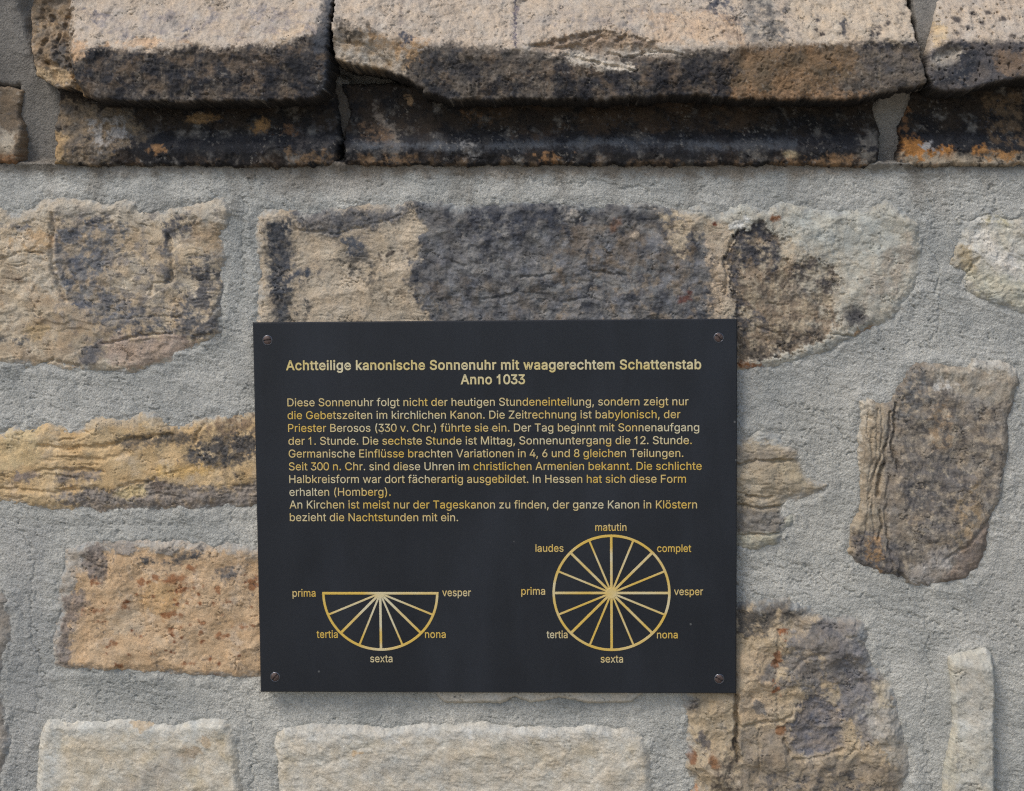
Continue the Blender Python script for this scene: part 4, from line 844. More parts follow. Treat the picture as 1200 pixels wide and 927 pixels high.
for poly, edge, x0, y0, x1, y1 in STONES:            # the bed runs behind each stone
    ix = np.where((gx > x0) & (gx < x1))[0]; iy = np.where((gy > y0) & (gy < y1))[0]
    if len(ix) == 0 or len(iy) == 0:
        continue
    sl = (slice(iy[0], iy[-1] + 1), slice(ix[0], ix[-1] + 1))
    dd = sdf(poly, X[sl] + 2 * wx[sl], Y[sl] + 2 * wy[sl])
    H[sl] -= 9.0 * sst(edge * 0.55, edge * 0.55 + 12, dd)
    H[sl] += 0.9 * np.exp(-((dd + 5) / 7.0) ** 2) + 2.4 * np.exp(-((dd - 3) / 7.0) ** 2) * np.maximum(0, n_mid[sl] + 0.25 * c1[sl] + 0.05)        # pressed up against the arrises
ca, cb, cc_ = lin((157, 158, 153)), lin((190, 188, 179)), lin((140, 142, 138))
t1 = np.clip(0.5 + 0.9 * fbm(X, Y, 120, 5, 920, gain=0.6), 0, 1)[..., None]; t2 = np.clip(0.9 * fbm(X, Y, 46, 5, 921, gain=0.6), 0, 1)[..., None]
col = ca * (1 - t1) + cb * t1
col = col * (1 - t2) + cc_ * t2
warm = sst(420, 700, Y)[..., None] * 0.9
col = col * (1 + warm * np.array([0.06, 0.05, 0.03]))
def stain(shape, c, op, soft, warp=8, br=None):
    global col
    d_ = shape_d(shape, X, Y) + warp * n_mid + 5 * c1
    mk = sst(-soft, soft, d_) * op
    if br is not None: mk = mk * sst(br - .15, br + .15, fbm(X, Y, 14, 3, 931))
    col = col * (1 - mk[..., None]) + lin(c) * mk[..., None]
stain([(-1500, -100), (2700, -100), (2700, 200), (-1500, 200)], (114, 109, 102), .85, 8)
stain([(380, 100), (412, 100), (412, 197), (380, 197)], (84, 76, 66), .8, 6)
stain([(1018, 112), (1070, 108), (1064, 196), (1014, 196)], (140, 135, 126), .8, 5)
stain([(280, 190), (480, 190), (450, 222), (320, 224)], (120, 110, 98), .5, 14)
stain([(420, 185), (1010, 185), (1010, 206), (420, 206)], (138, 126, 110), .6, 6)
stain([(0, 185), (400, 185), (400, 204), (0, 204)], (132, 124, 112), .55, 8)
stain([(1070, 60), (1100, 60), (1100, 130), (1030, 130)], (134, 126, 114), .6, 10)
for k in range(26):
    x_ = 30 + 1150 * RND[k]; l_ = 14 + 46 * RND[k + 50]; w_ = 4 + 12 * RND[k + 100]
    stain([(x_ - w_, 186), (x_ + w_, 186), (x_ + w_ * .5, 196 + l_), (x_ - w_ * .4, 196 + l_)], (112, 104, 92), .22 + .25 * RND[k + 30], 9, warp=5)
for k in range(14):
    stain(('e', 40 + 1140 * RND[k + 70], 220 + 680 * RND[k + 110], 16 + 40 * RND[k + 10], 8 + 18 * RND[k + 20], 60 * RND[k + 5] - 30), [(192, 190, 180), (128, 126, 120), (168, 160, 144)][k % 3], .4, 12)
stain([(1160, 560), (1230, 480), (1230, 760), (1120, 760)], (186, 182, 172), .35, 30)
stain([(960, 440), (1010, 440), (1000, 640), (930, 660), (900, 500)], (176, 172, 160), .35, 24)
stain([(0, 520 + 90), (60, 620), (60, 930), (0, 930)], (150, 150, 148), .4, 20)
mt = 1 + 0.12 * grain + 0.14 * fbm(X, Y, 9, 4, 930, gain=0.65)
col = np.clip(col * mt[..., None], 0.01, 0.8)
Xw, Zw = P(X, Y, 0.0)
keep = Zw > GROUND_Z - 0.02
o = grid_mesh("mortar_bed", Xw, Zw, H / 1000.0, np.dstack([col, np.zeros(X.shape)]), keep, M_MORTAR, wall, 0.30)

# ------------------------------------------------------------------ the plaque
PY = -0.0115                                                   # front face of the plate
plaque = empty("plaque", (0, PY, 0), "black metal plaque with gold German lettering and two sundial diagrams screwed to the wall", "plaque")
w, h, th, bv = PW / 2 * 1.002, PH / 2 * 1.002, 0.0045, 0.0010
vs = []
for (sx, sy, y) in ((0, 0, PY + th), (0, 0, PY + bv), (bv, bv, PY)):
    vs += [(-w + sx, y, -h + sy), (w - sx, y, -h + sy), (w - sx, y, h - sy), (-w + sx, y, h - sy)]
fs = [(3, 2, 1, 0)]
for a in (0, 4):
    for i in range(4):
        j = (i + 1) % 4
        fs.append((a + i, a + j, a + 4 + j, a + 4 + i))
fs.append((8, 9, 10, 11))
# screw holes are hidden under the heads; the plate is one closed slab
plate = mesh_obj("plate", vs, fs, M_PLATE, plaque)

def on_plate(px, py):
    x, z = P(px, py, -PY)
    return float(x), float(z)

# plain grotesque letter outlines: advance, then closed curves as (handle, point, handle) in thousandths
GLYPHS = {
" ":[188,[]],
"(":[273,[[89,156,89,207,89,244,93,283,101,324,108,364,119,404,132,441,145,479,160,511,177,539,196,539,216,539,236,539,219,504,204,467,191,428,178,389,168,351,161,313,155,276,151,240,151,207,151,176,154,146,160,115,166,83,176,51,188,16,201,-18,217,-56,236,-96,216,-96,196,-96,177,-96,148,-47,126,3,111,55,97,106]]],
")":[273,[[57,-96,37,-96,57,-55,73,-17,86,18,98,53,107,85,113,116,119,147,122,177,122,207,122,240,118,276,112,313,105,351,95,389,82,428,70,467,55,504,37,539,57,539,77,539,97,539,113,511,128,479,142,441,155,404,165,364,173,323,180,283,184,244,184,207,184,156,177,104,161,53,146,2,125,-48,97,-96,77,-96]]],
",":[188,[[53,-119,38,-119,48,-56,58,8,68,71,91,71,114,71,137,71,119,8,102,-56,84,-119,69,-119]]],
".":[188,[[108,-4,95,-4,83,-4,72,0,63,9,54,18,50,28,50,41,50,54,54,65,63,73,72,82,83,87,95,87,108,87,119,82,128,73,137,65,141,54,141,41,141,28,137,18,128,9,119,0]]],
"0":[403,[[240,-7,203,-7,165,-7,133,3,106,24,79,45,59,74,45,113,31,152,24,199,24,254,24,309,31,356,45,395,59,434,80,464,106,484,133,505,165,516,203,516,240,516,272,505,299,484,326,464,346,434,360,395,374,356,381,309,381,254,381,199,374,152,360,113,346,74,326,45,299,24,273,3],[178,50,203,50,228,50,249,58,266,74,284,90,297,113,306,144,315,174,320,211,320,254,320,297,315,334,306,365,297,395,284,419,266,435,249,451,228,460,203,460,178,460,156,451,139,435,122,419,108,395,99,365,90,334,85,297,85,254,85,211,90,174,99,144,108,113,122,90,139,74,156,58]]],
"1":[363,[[167,0,146,0,146,132,146,264,146,396,130,385,114,373,98,362,78,353,58,345,38,336,38,355,38,373,38,392,55,401,71,409,88,418,103,433,119,447,134,462,141,479,147,495,154,512,172,512,190,512,208,512,208,341,208,171,208,0,187,0]]],
"2":[403,[[148,0,40,0,40,16,40,32,40,47,97,108,153,168,210,229,230,249,246,267,258,282,271,298,280,313,287,327,293,341,296,356,296,371,296,390,292,405,284,419,275,432,264,442,249,449,235,456,218,460,200,460,180,460,163,456,148,447,134,439,123,428,115,413,107,399,103,382,103,362,83,362,62,362,42,362,42,392,48,419,62,442,76,465,95,483,119,496,143,509,170,516,201,516,231,516,258,509,282,497,305,484,324,467,337,445,350,424,357,399,357,372,357,354,354,335,347,318,340,300,329,280,312,259,295,237,272,211,243,180,205,140,167,100,129,60,129,59,129,58,129,57,207,57,286,57,365,57,365,38,365,19,365,0,257,0]]],
"3":[403,[[228,-7,194,-7,163,-7,134,-1,109,10,83,21,62,37,46,57,30,78,22,103,20,132,42,132,63,132,85,132,87,114,93,99,102,87,112,75,125,65,141,59,157,53,175,50,195,50,215,50,234,53,251,61,268,68,281,79,291,93,300,107,305,124,305,145,305,163,301,181,292,196,283,212,269,224,251,234,232,243,207,248,177,248,162,248,148,248,133,248,133,265,133,282,133,299,176,349,220,399,264,448,264,450,264,451,264,452,191,452,118,452,46,452,46,471,46,490,46,509,147,509,248,509,348,509,348,493,348,477,348,461,295,400,241,339,187,278,187,282,187,285,187,289,225,293,257,288,284,276,311,263,332,246,347,222,362,199,369,173,369,145,369,115,361,89,346,66,331,43,311,25,285,12,258,0]]],
"4":[403,[[140,105,16,105,16,123,16,141,16,158,85,275,154,392,223,509,244,509,265,509,287,509,219,394,152,280,85,166,85,165,85,164,85,163,186,163,288,163,389,163,389,144,389,125,389,105,265,105],[278,0,258,0,258,40,258,81,258,121,258,130,258,138,258,146,258,203,258,260,258,318,278,318,298,318,319,318,319,212,319,106,319,0,298,0]]],
"6":[403,[[234,-7,202,-7,171,-7,143,0,118,15,94,29,74,49,60,74,47,100,40,129,40,162,40,186,45,212,56,239,67,266,86,300,113,340,152,396,190,453,228,509,252,509,275,509,298,509,241,426,184,344,127,261,125,261,123,261,121,261,126,271,133,280,141,288,150,296,160,302,172,307,183,312,197,314,211,314,242,314,269,308,292,295,315,282,333,263,346,240,358,216,365,189,365,157,365,125,358,97,344,73,330,48,310,28,286,14,262,0],[183,48,202,48,222,48,240,53,255,63,270,72,282,85,290,101,299,118,303,136,303,157,303,178,299,197,290,213,282,230,270,242,255,251,240,261,222,265,202,265,183,265,165,261,150,252,135,243,123,230,114,214,105,198,101,179,101,158,101,137,105,118,114,102,123,85,135,72,150,63,165,53]]],
"8":[403,[[236,-7,202,-7,168,-7,138,-1,112,11,85,24,65,40,50,62,35,83,28,108,28,135,28,157,32,177,41,195,50,213,62,229,77,241,92,253,109,261,129,265,129,265,129,266,129,267,104,273,84,287,69,308,54,329,46,353,46,380,46,406,53,429,66,450,80,470,98,486,122,498,145,510,172,516,202,516,232,516,259,510,282,498,305,486,324,470,337,450,351,429,358,406,358,380,358,353,350,329,335,308,320,287,301,273,276,267,276,266,276,265,276,265,295,261,312,253,327,241,342,229,354,213,363,195,372,177,377,157,377,135,377,108,369,83,354,62,340,40,319,24,293,11,267,-1],[180,49,202,49,225,49,244,53,261,60,277,68,290,78,299,91,308,105,313,121,313,139,313,158,308,174,298,189,289,203,276,214,259,223,242,231,223,235,202,235,181,235,162,231,145,223,128,214,115,203,106,189,96,174,91,158,91,139,91,121,96,105,105,91,114,78,127,68,143,60,160,53],[184,290,202,290,220,290,236,293,250,300,264,307,275,318,283,330,291,343,295,358,295,376,295,393,291,407,284,420,276,433,265,443,251,449,237,456,221,460,202,460,184,460,167,456,153,449,139,443,128,433,121,420,113,407,109,393,109,376,109,358,113,343,121,330,128,318,139,307,154,300,168,293]]],
"A":[480,[[39,0,16,0,78,170,140,339,201,509,226,509,251,509,276,509,338,339,401,170,463,0,440,0,418,0,395,0,359,101,323,202,287,302,281,321,273,344,264,372,255,400,245,435,232,478,236,478,241,478,245,478,233,435,222,399,213,371,204,343,196,320,191,302,155,202,120,101,85,0,62,0],[197,142,110,142,110,161,110,180,110,199,197,199,283,199,370,199,370,180,370,161,370,142,283,142]]],
"B":[456,[[122,0,60,0,60,170,60,339,60,509,120,509,181,509,241,509,276,509,306,503,329,491,352,479,369,462,381,442,392,422,398,399,398,374,398,352,394,334,387,320,379,306,369,294,356,286,344,277,330,271,315,267,315,265,315,264,315,262,331,261,347,255,363,245,379,235,392,221,402,203,413,185,418,163,418,136,418,111,412,87,400,67,388,46,370,30,344,18,319,6,287,0,247,0,184,0],[125,115,125,57,165,57,205,57,245,57,284,57,313,65,330,80,347,95,355,114,355,137,355,154,351,170,342,184,334,198,321,209,306,218,290,227,271,231,248,231,207,231,166,231,125,231,125,173],[125,341,125,285,162,285,200,285,238,285,257,285,273,289,288,296,303,303,315,313,323,326,332,339,336,355,336,372,336,395,328,414,313,429,297,444,273,452,240,452,202,452,163,452,125,452,125,396]]],
"C":[510,[[293,-7,267,-7,223,-7,184,4,150,25,116,46,89,76,70,115,50,154,40,201,40,254,40,308,50,354,70,393,89,432,116,462,150,484,184,505,223,516,267,516,293,516,317,512,340,504,363,497,384,486,402,471,420,457,436,439,448,418,460,398,468,374,473,348,451,348,430,348,408,348,404,366,398,381,389,395,381,408,370,419,357,428,345,438,331,444,315,449,300,454,284,456,267,456,236,456,208,448,184,432,159,417,139,394,125,364,111,334,103,297,103,254,103,211,111,175,125,145,140,115,159,92,184,76,209,61,236,53,267,53,284,53,300,55,315,60,331,65,345,71,357,81,370,90,381,101,389,114,398,128,404,143,408,160,430,160,451,160,473,160,469,135,460,111,448,91,436,70,421,52,402,38,384,23,363,12,341,5,318,-3]]],
"D":[502,[[271,0,219,0,178,0,137,0,96,0,96,19,96,38,96,57,136,57,175,57,215,57,256,57,291,65,318,81,345,97,366,119,379,149,392,179,399,214,399,255,399,296,392,331,379,361,366,390,346,412,320,428,293,444,260,452,221,452,178,452,136,452,93,452,93,471,93,490,93,509,137,509,181,509,225,509,275,509,317,499,353,478,388,458,415,429,433,391,452,353,462,308,462,255,462,202,452,157,433,119,414,81,387,51,351,31,314,10],[103,509,125,509,125,339,125,170,125,0,103,0,82,0,60,0,60,170,60,339,60,509,82,509]]],
"E":[419,[[165,0,60,0,60,170,60,339,60,509,164,509,268,509,372,509,372,490,372,471,372,452,290,452,207,452,125,452,125,396,125,341,125,286,202,286,278,286,355,286,355,267,355,248,355,229,278,229,202,229,125,229,125,172,125,114,125,57,208,57,292,57,375,57,375,38,375,19,375,0,270,0]]],
"F":[410,[[82,0,60,0,60,170,60,339,60,509,163,509,266,509,369,509,369,490,369,471,369,452,288,452,206,452,125,452,125,394,125,336,125,278,198,278,272,278,346,278,346,259,346,240,346,221,272,221,198,221,125,221,125,147,125,74,125,0,103,0]]],
"G":[520,[[309,-7,269,-7,223,-7,184,4,149,25,115,46,88,77,69,116,50,155,40,201,40,254,40,308,50,354,69,393,88,432,115,462,149,484,183,505,221,516,265,516,292,516,317,512,340,504,364,496,385,484,403,469,422,454,437,437,449,416,461,396,470,373,474,349,452,349,430,349,408,349,403,365,396,380,387,393,379,406,368,417,356,427,344,436,330,444,315,448,300,453,283,456,265,456,235,456,208,448,183,432,159,417,139,394,125,364,111,334,103,297,103,254,103,211,111,175,125,145,140,115,159,92,184,76,209,61,237,53,269,53,297,53,323,59,345,71,367,83,384,101,396,123,409,146,415,172,415,202,421,201,428,200,434,199,384,199,333,199,283,199,283,218,283,237,283,256,348,256,413,256,478,256,478,237,478,219,478,200,478,158,469,122,451,91,433,60,408,36,377,19,345,2]]],
"H":[517,[[82,0,60,0,60,170,60,339,60,509,82,509,103,509,125,509,125,435,125,362,125,289,214,289,303,289,392,289,392,362,392,435,392,509,414,509,435,509,457,509,457,339,457,170,457,0,435,0,414,0,392,0,392,77,392,155,392,232,303,232,214,232,125,232,125,155,125,77,125,0,103,0]]],
"I":[190,[[84,0,62,0,62,170,62,339,62,509,84,509,106,509,128,509,128,339,128,170,128,0,106,0]]],
"K":[467,[[146,189,104,145,104,169,104,193,104,216,116,232,128,247,139,261,151,275,162,290,174,303,187,317,199,331,212,344,262,399,313,454,364,509,392,509,420,509,448,509,376,431,304,353,231,276,230,276,229,276,228,276,187,233],[82,0,60,0,60,170,60,339,60,509,82,509,103,509,125,509,125,451,125,392,125,334,124,298,124,261,124,225,124,214,124,204,125,193,125,129,125,64,125,0,103,0],[398,0,372,0,311,86,249,173,188,259,201,276,215,293,228,309,302,206,375,103,449,0,423,0]]],
"M":[628,[[81,0,60,0,60,170,60,339,60,509,91,509,121,509,152,509,193,402,235,294,277,187,280,180,284,170,287,159,291,148,295,136,299,123,303,110,307,97,311,84,315,71,319,59,322,49,317,49,312,49,307,49,310,59,314,70,318,83,322,95,326,108,330,121,334,134,338,147,342,158,346,170,349,179,352,187,394,294,435,402,476,509,507,509,537,509,568,509,568,339,568,170,568,0,547,0,525,0,504,0,504,97,504,194,504,291,504,302,504,314,504,327,505,340,505,354,505,369,505,383,506,398,506,413,506,428,507,443,507,457,509,457,511,457,513,457,508,441,503,426,498,409,492,393,487,378,482,363,477,348,472,334,467,322,463,309,459,299,456,291,418,194,380,97,342,0,323,0,305,0,286,0,248,97,209,194,170,291,167,299,163,309,159,321,155,333,150,346,145,361,140,376,135,391,129,408,124,424,118,441,112,457,114,457,117,457,119,457,119,444,120,431,120,416,120,401,121,387,121,372,121,357,121,342,122,328,122,315,122,302,122,291,122,194,122,97,122,0,101,0]]],
"N":[523,[[82,0,60,0,60,170,60,339,60,509,85,509,111,509,136,509,205,400,274,291,343,183,349,174,355,164,363,151,370,138,379,123,388,107,396,90,405,73,414,55,411,55,408,54,405,54,403,72,401,90,401,108,400,126,399,142,399,157,399,172,399,185,399,195,399,300,399,404,399,509,420,509,442,509,463,509,463,339,463,170,463,0,438,0,412,0,387,0,325,97,264,193,202,290,194,303,186,316,177,331,169,345,159,362,148,381,137,400,123,424,108,452,111,453,115,453,119,454,120,428,121,405,122,384,123,362,124,344,124,328,125,312,125,300,125,291,125,194,125,97,125,0,103,0]]],
"P":[445,[[82,0,60,0,60,170,60,339,60,509,118,509,177,509,235,509,274,509,307,502,332,487,358,473,377,454,390,430,402,405,409,378,409,348,409,317,402,290,390,265,377,241,358,222,332,207,307,193,274,186,235,186,193,186,151,186,109,186,109,205,109,224,109,242,150,242,191,242,233,242,259,242,281,247,297,256,313,265,325,278,333,294,341,310,344,328,344,348,344,368,341,386,333,402,325,417,313,430,297,439,280,448,259,452,232,452,196,452,160,452,125,452,125,301,125,151,125,0,103,0]]],
"S":[447,[[263,-9,224,-9,187,-9,155,-3,128,9,100,21,79,38,64,60,49,82,40,107,38,137,60,137,82,137,104,137,106,117,112,101,123,88,134,75,149,65,166,59,184,52,203,49,224,49,247,49,268,53,286,60,304,68,319,78,329,92,340,105,346,121,346,139,346,155,341,169,332,179,323,189,311,198,296,205,281,211,264,217,245,222,224,228,204,234,184,239,142,251,109,268,86,289,63,311,52,339,52,372,52,401,60,426,75,448,90,469,111,486,138,498,164,510,194,516,227,516,261,516,290,510,316,498,342,486,362,469,377,449,392,428,400,404,401,378,380,378,358,378,337,378,335,403,323,423,302,437,281,451,256,459,225,459,203,459,184,455,167,448,151,441,138,431,129,418,120,406,115,391,115,376,115,358,120,344,131,334,142,323,154,314,169,308,184,302,199,297,212,293,230,289,247,284,264,279,279,275,295,270,312,264,328,257,344,248,359,238,373,227,385,214,395,198,404,181,408,162,408,139,408,111,401,86,386,64,372,41,351,24,323,11,296,-2]]],
"T":[449,[[85,452,32,452,32,471,32,490,32,509,160,509,288,509,417,509,417,490,417,471,417,452,363,452,310,452,257,452,257,301,257,151,257,0,235,0,214,0,193,0,193,151,193,301,193,452,139,452]]],
"U":[517,[[299,-8,259,-8,219,-8,184,0,154,15,124,31,101,53,85,80,68,107,60,138,60,173,60,285,60,397,60,509,81,509,103,509,124,509,124,399,124,288,124,178,124,154,130,132,141,113,152,94,167,79,187,68,207,57,231,52,259,52,287,52,311,57,331,68,351,79,366,94,377,113,387,132,393,154,393,178,393,288,393,399,393,509,414,509,436,509,457,509,457,397,457,285,457,173,457,138,449,107,433,80,416,53,393,31,363,15,334,0]]],
"V":[480,[[229,0,204,0,141,170,79,339,16,509,39,509,62,509,84,509,120,408,156,307,192,206,198,189,206,166,215,137,224,109,235,73,248,31,243,31,239,31,235,31,247,74,258,110,267,138,276,166,284,189,290,206,325,307,360,408,395,509,417,509,440,509,463,509,401,339,340,170,278,0,253,0]]],
"Z":[438,[[161,0,42,0,42,15,42,31,42,46,119,159,196,272,273,385,284,400,295,415,306,431,318,446,329,461,341,476,343,469,346,461,348,454,327,453,306,453,285,452,264,452,244,452,223,452,162,452,101,452,40,452,40,471,40,490,40,509,159,509,278,509,397,509,397,493,397,477,397,462,321,351,245,240,169,129,158,113,146,97,134,81,122,65,110,49,97,33,95,40,93,47,90,54,111,55,132,56,152,57,173,57,193,57,214,57,276,57,338,57,399,57,399,38,399,19,399,0,280,0]]],
"a":[389,[[182,-9,160,-9,136,-9,114,-4,94,5,75,14,59,27,48,45,36,62,30,83,30,108,30,130,35,147,43,161,52,175,63,185,78,193,92,201,108,207,125,211,143,215,160,218,178,220,201,223,219,225,234,227,248,228,258,231,265,235,272,239,276,245,276,255,276,255,276,256,276,257,276,272,273,286,267,297,261,308,252,316,240,322,228,328,213,331,196,331,178,331,162,328,149,322,136,317,126,309,118,301,110,292,104,283,100,274,80,280,61,285,41,291,50,314,62,332,79,346,95,360,113,369,133,375,153,381,173,384,194,384,208,384,223,383,239,379,255,376,271,370,286,360,301,351,313,338,322,320,332,303,337,280,337,251,337,168,337,84,337,0,317,0,297,0,277,0,277,17,277,35,277,52,275,52,274,52,272,52,268,43,261,34,252,25,243,15,230,7,215,1,200,-5],[155,45,170,45,193,45,212,50,228,59,243,68,255,79,263,93,271,107,276,122,276,138,276,155,276,173,276,190,273,187,268,184,259,182,251,180,242,178,231,176,221,174,210,172,200,171,190,170,182,169,175,168,161,166,147,163,134,159,121,154,111,148,103,139,96,131,92,119,92,105,92,92,95,81,102,72,109,63,118,57,130,52,142,48]]],
"b":[424,[[261,-8,229,-8,206,-8,187,-4,172,4,158,12,146,21,138,31,129,42,123,51,118,59,116,59,114,59,112,59,112,39,112,20,112,0,92,0,72,0,53,0,53,170,53,339,53,509,73,509,93,509,114,509,114,446,114,382,114,319,115,319,117,319,118,319,123,327,129,336,137,346,145,356,157,365,171,373,186,381,205,384,229,384,261,384,289,376,313,361,337,345,356,322,370,293,383,263,390,229,390,189,390,149,383,114,370,84,356,55,337,32,313,16,289,0],[197,47,220,47,244,47,263,53,279,66,295,78,308,95,316,117,324,138,328,162,328,189,328,216,324,240,316,261,308,282,296,299,280,311,264,324,244,330,220,330,197,330,177,324,161,312,145,300,133,284,125,263,117,242,113,217,113,189,113,161,117,136,125,115,133,94,146,77,162,65,178,53]]],
"c":[396,[[226,-8,207,-8,173,-8,143,0,117,16,91,33,71,56,56,85,41,114,34,149,34,187,34,227,41,262,56,291,71,321,91,343,117,360,143,376,173,384,207,384,226,384,243,382,260,377,276,372,292,365,305,356,319,347,330,335,340,322,350,309,357,294,362,277,342,272,322,267,303,262,300,272,296,281,290,289,285,297,278,305,270,311,262,317,253,322,242,325,232,328,220,330,207,330,182,330,161,323,145,310,129,297,116,280,108,258,100,237,96,213,96,187,96,162,100,139,108,117,116,96,129,79,145,66,161,53,182,46,207,46,220,46,232,48,243,52,253,55,263,60,271,66,279,72,286,80,292,89,297,97,301,107,304,117,324,112,343,107,363,102,358,85,351,70,341,56,332,43,320,31,306,21,293,12,277,4,261,-1,244,-6]]],
"d":[424,[[219,-8,195,-8,164,-8,136,0,111,16,87,32,68,55,55,84,41,114,34,149,34,189,34,229,41,263,55,293,69,322,88,345,112,361,136,376,164,384,196,384,219,384,238,381,253,373,268,365,279,356,287,346,296,336,302,327,306,319,308,319,309,319,311,319,311,382,311,446,311,509,331,509,351,509,372,509,372,339,372,170,372,0,352,0,332,0,313,0,313,20,313,39,313,59,311,59,309,59,307,59,302,51,295,42,287,31,278,21,267,12,252,4,238,-4],[181,47,205,47,227,47,247,53,263,65,279,77,291,94,299,115,308,136,312,161,312,189,312,217,308,242,300,263,292,284,279,300,263,312,247,324,228,330,205,330,181,330,161,324,145,311,129,299,116,282,108,261,100,240,96,216,96,189,96,162,100,138,109,117,117,95,129,78,145,66,161,53]]],
"e":[404,[[238,-8,212,-8,175,-8,143,0,117,16,90,33,70,56,56,85,41,114,34,148,34,187,34,226,41,260,55,290,69,319,89,343,115,359,141,376,171,384,205,384,226,384,246,381,266,374,285,367,303,356,319,341,335,326,348,306,357,282,366,258,371,228,371,194,371,186,371,178,371,169,272,169,174,169,75,169,75,187,75,204,75,221,163,221,250,221,338,221,329,215,319,208,310,202,310,227,306,249,298,269,290,288,278,303,263,314,247,325,228,330,205,330,182,330,163,325,146,313,130,302,118,288,109,270,100,251,96,232,96,211,96,200,96,189,96,178,96,150,101,126,110,106,120,87,134,72,151,61,168,51,189,46,212,46,228,46,241,48,254,53,266,57,277,64,285,73,294,82,301,93,306,105,325,101,345,96,365,91,359,71,349,54,335,39,321,24,303,13,283,4,262,-4]]],
"f":[254,[[154,379,228,379,228,362,228,344,228,327,154,327,80,327,6,327,6,344,6,362,6,379,80,379],[101,0,81,0,81,144,81,288,81,432,81,453,86,471,96,486,106,500,119,511,135,519,152,526,169,530,187,530,201,530,213,529,222,527,232,525,238,523,243,521,238,503,233,486,227,468,224,470,220,471,215,472,210,473,203,474,195,474,176,474,163,469,154,460,146,451,142,437,142,419,142,279,142,140,142,0,121,0]]],
"g":[425,[[238,-151,207,-151,179,-151,155,-147,134,-140,113,-132,96,-123,82,-110,69,-98,58,-84,51,-69,67,-60,84,-50,101,-41,107,-49,113,-57,122,-66,130,-75,141,-82,154,-88,168,-94,186,-97,207,-97,238,-97,263,-90,282,-75,302,-60,311,-37,311,-6,311,19,311,44,311,68,310,68,308,68,306,68,301,60,295,51,287,41,278,32,267,23,252,16,238,8,219,5,195,5,164,5,137,12,113,27,88,41,69,62,55,90,41,118,34,152,34,191,34,230,41,264,55,293,69,322,88,345,112,361,137,376,165,384,196,384,220,384,239,381,253,373,268,365,280,356,288,346,297,336,303,327,308,319,309,319,311,319,313,319,313,339,313,359,313,379,333,379,353,379,372,379,372,250,372,121,372,-9,372,-42,365,-69,350,-90,335,-111,316,-126,291,-136,266,-146],[181,59,205,59,228,59,248,64,264,75,280,86,292,101,300,121,308,141,312,165,312,193,312,220,308,243,300,264,292,284,280,301,264,312,248,324,228,330,205,330,181,330,161,324,145,312,129,299,117,283,109,262,100,242,96,219,96,193,96,166,100,143,109,123,117,103,129,87,145,76,162,65]]],
"h":[410,[[114,249,114,227,114,151,114,76,114,0,93,0,73,0,53,0,53,170,53,339,53,509,73,509,93,509,114,509,114,435,114,361,114,287,110,287,106,287,102,287,114,322,131,347,152,362,174,377,199,384,227,384,253,384,276,379,295,369,315,358,330,342,341,321,352,299,357,273,357,240,357,160,357,80,357,0,337,0,316,0,296,0,296,78,296,157,296,235,296,265,288,288,273,304,258,321,237,329,210,329,192,329,175,325,161,317,146,309,135,298,126,283,118,267]]],
"i":[167,[[73,0,53,0,53,126,53,253,53,379,73,379,93,379,114,379,114,253,114,126,114,0,93,0],[95,443,84,443,72,443,62,447,54,455,45,462,41,472,41,483,41,494,45,504,54,512,62,520,72,524,84,524,95,524,106,520,114,512,122,504,126,494,126,483,126,472,122,462,114,455,106,447]]],
"k":[381,[[132,158,110,137,110,162,110,187,110,212,113,212,117,212,121,212,175,268,230,323,284,379,310,379,335,379,360,379,301,319,243,259,184,199,182,199,179,199,177,199,155,178],[73,0,53,0,53,170,53,339,53,509,73,509,93,509,114,509,114,339,114,170,114,0,93,0],[320,0,294,0,245,62,197,124,148,186,162,200,177,214,191,229,252,152,312,76,372,0,346,0]]],
"l":[160,[[70,0,50,0,50,170,50,339,50,509,70,509,90,509,110,509,110,339,110,170,110,0,90,0]]],
"m":[610,[[73,0,53,0,53,126,53,253,53,379,72,379,92,379,112,379,112,351,112,323,112,295,111,295,109,295,108,295,113,316,121,332,132,346,144,359,157,369,172,376,187,383,203,386,219,386,247,386,270,378,287,361,305,344,316,322,321,295,318,295,315,295,312,295,317,313,325,329,337,343,349,357,364,367,381,375,398,382,416,386,437,386,459,386,479,381,497,372,515,362,530,348,541,328,551,309,557,285,557,255,557,170,557,85,557,0,536,0,516,0,496,0,496,85,496,169,496,254,496,281,488,301,473,313,457,325,439,330,419,330,402,330,387,327,374,320,362,313,352,303,345,290,339,278,335,263,335,247,335,165,335,82,335,0,315,0,295,0,274,0,274,87,274,173,274,260,274,281,267,298,253,311,239,324,221,330,199,330,185,330,171,327,158,320,144,313,134,303,126,289,118,276,114,258,114,238,114,159,114,79,114,0,93,0]]],
"n":[410,[[114,249,114,227,114,151,114,76,114,0,93,0,73,0,53,0,53,126,53,253,53,379,72,379,92,379,112,379,112,349,112,318,112,287,109,287,106,287,102,287,114,322,131,347,152,362,174,377,199,384,227,384,253,384,276,379,295,369,314,358,330,342,341,321,352,299,357,273,357,240,357,160,357,80,357,0,337,0,316,0,296,0,296,78,296,157,296,235,296,265,288,288,273,304,258,321,237,329,210,329,192,329,175,325,161,317,146,309,135,298,126,283,118,267]]],
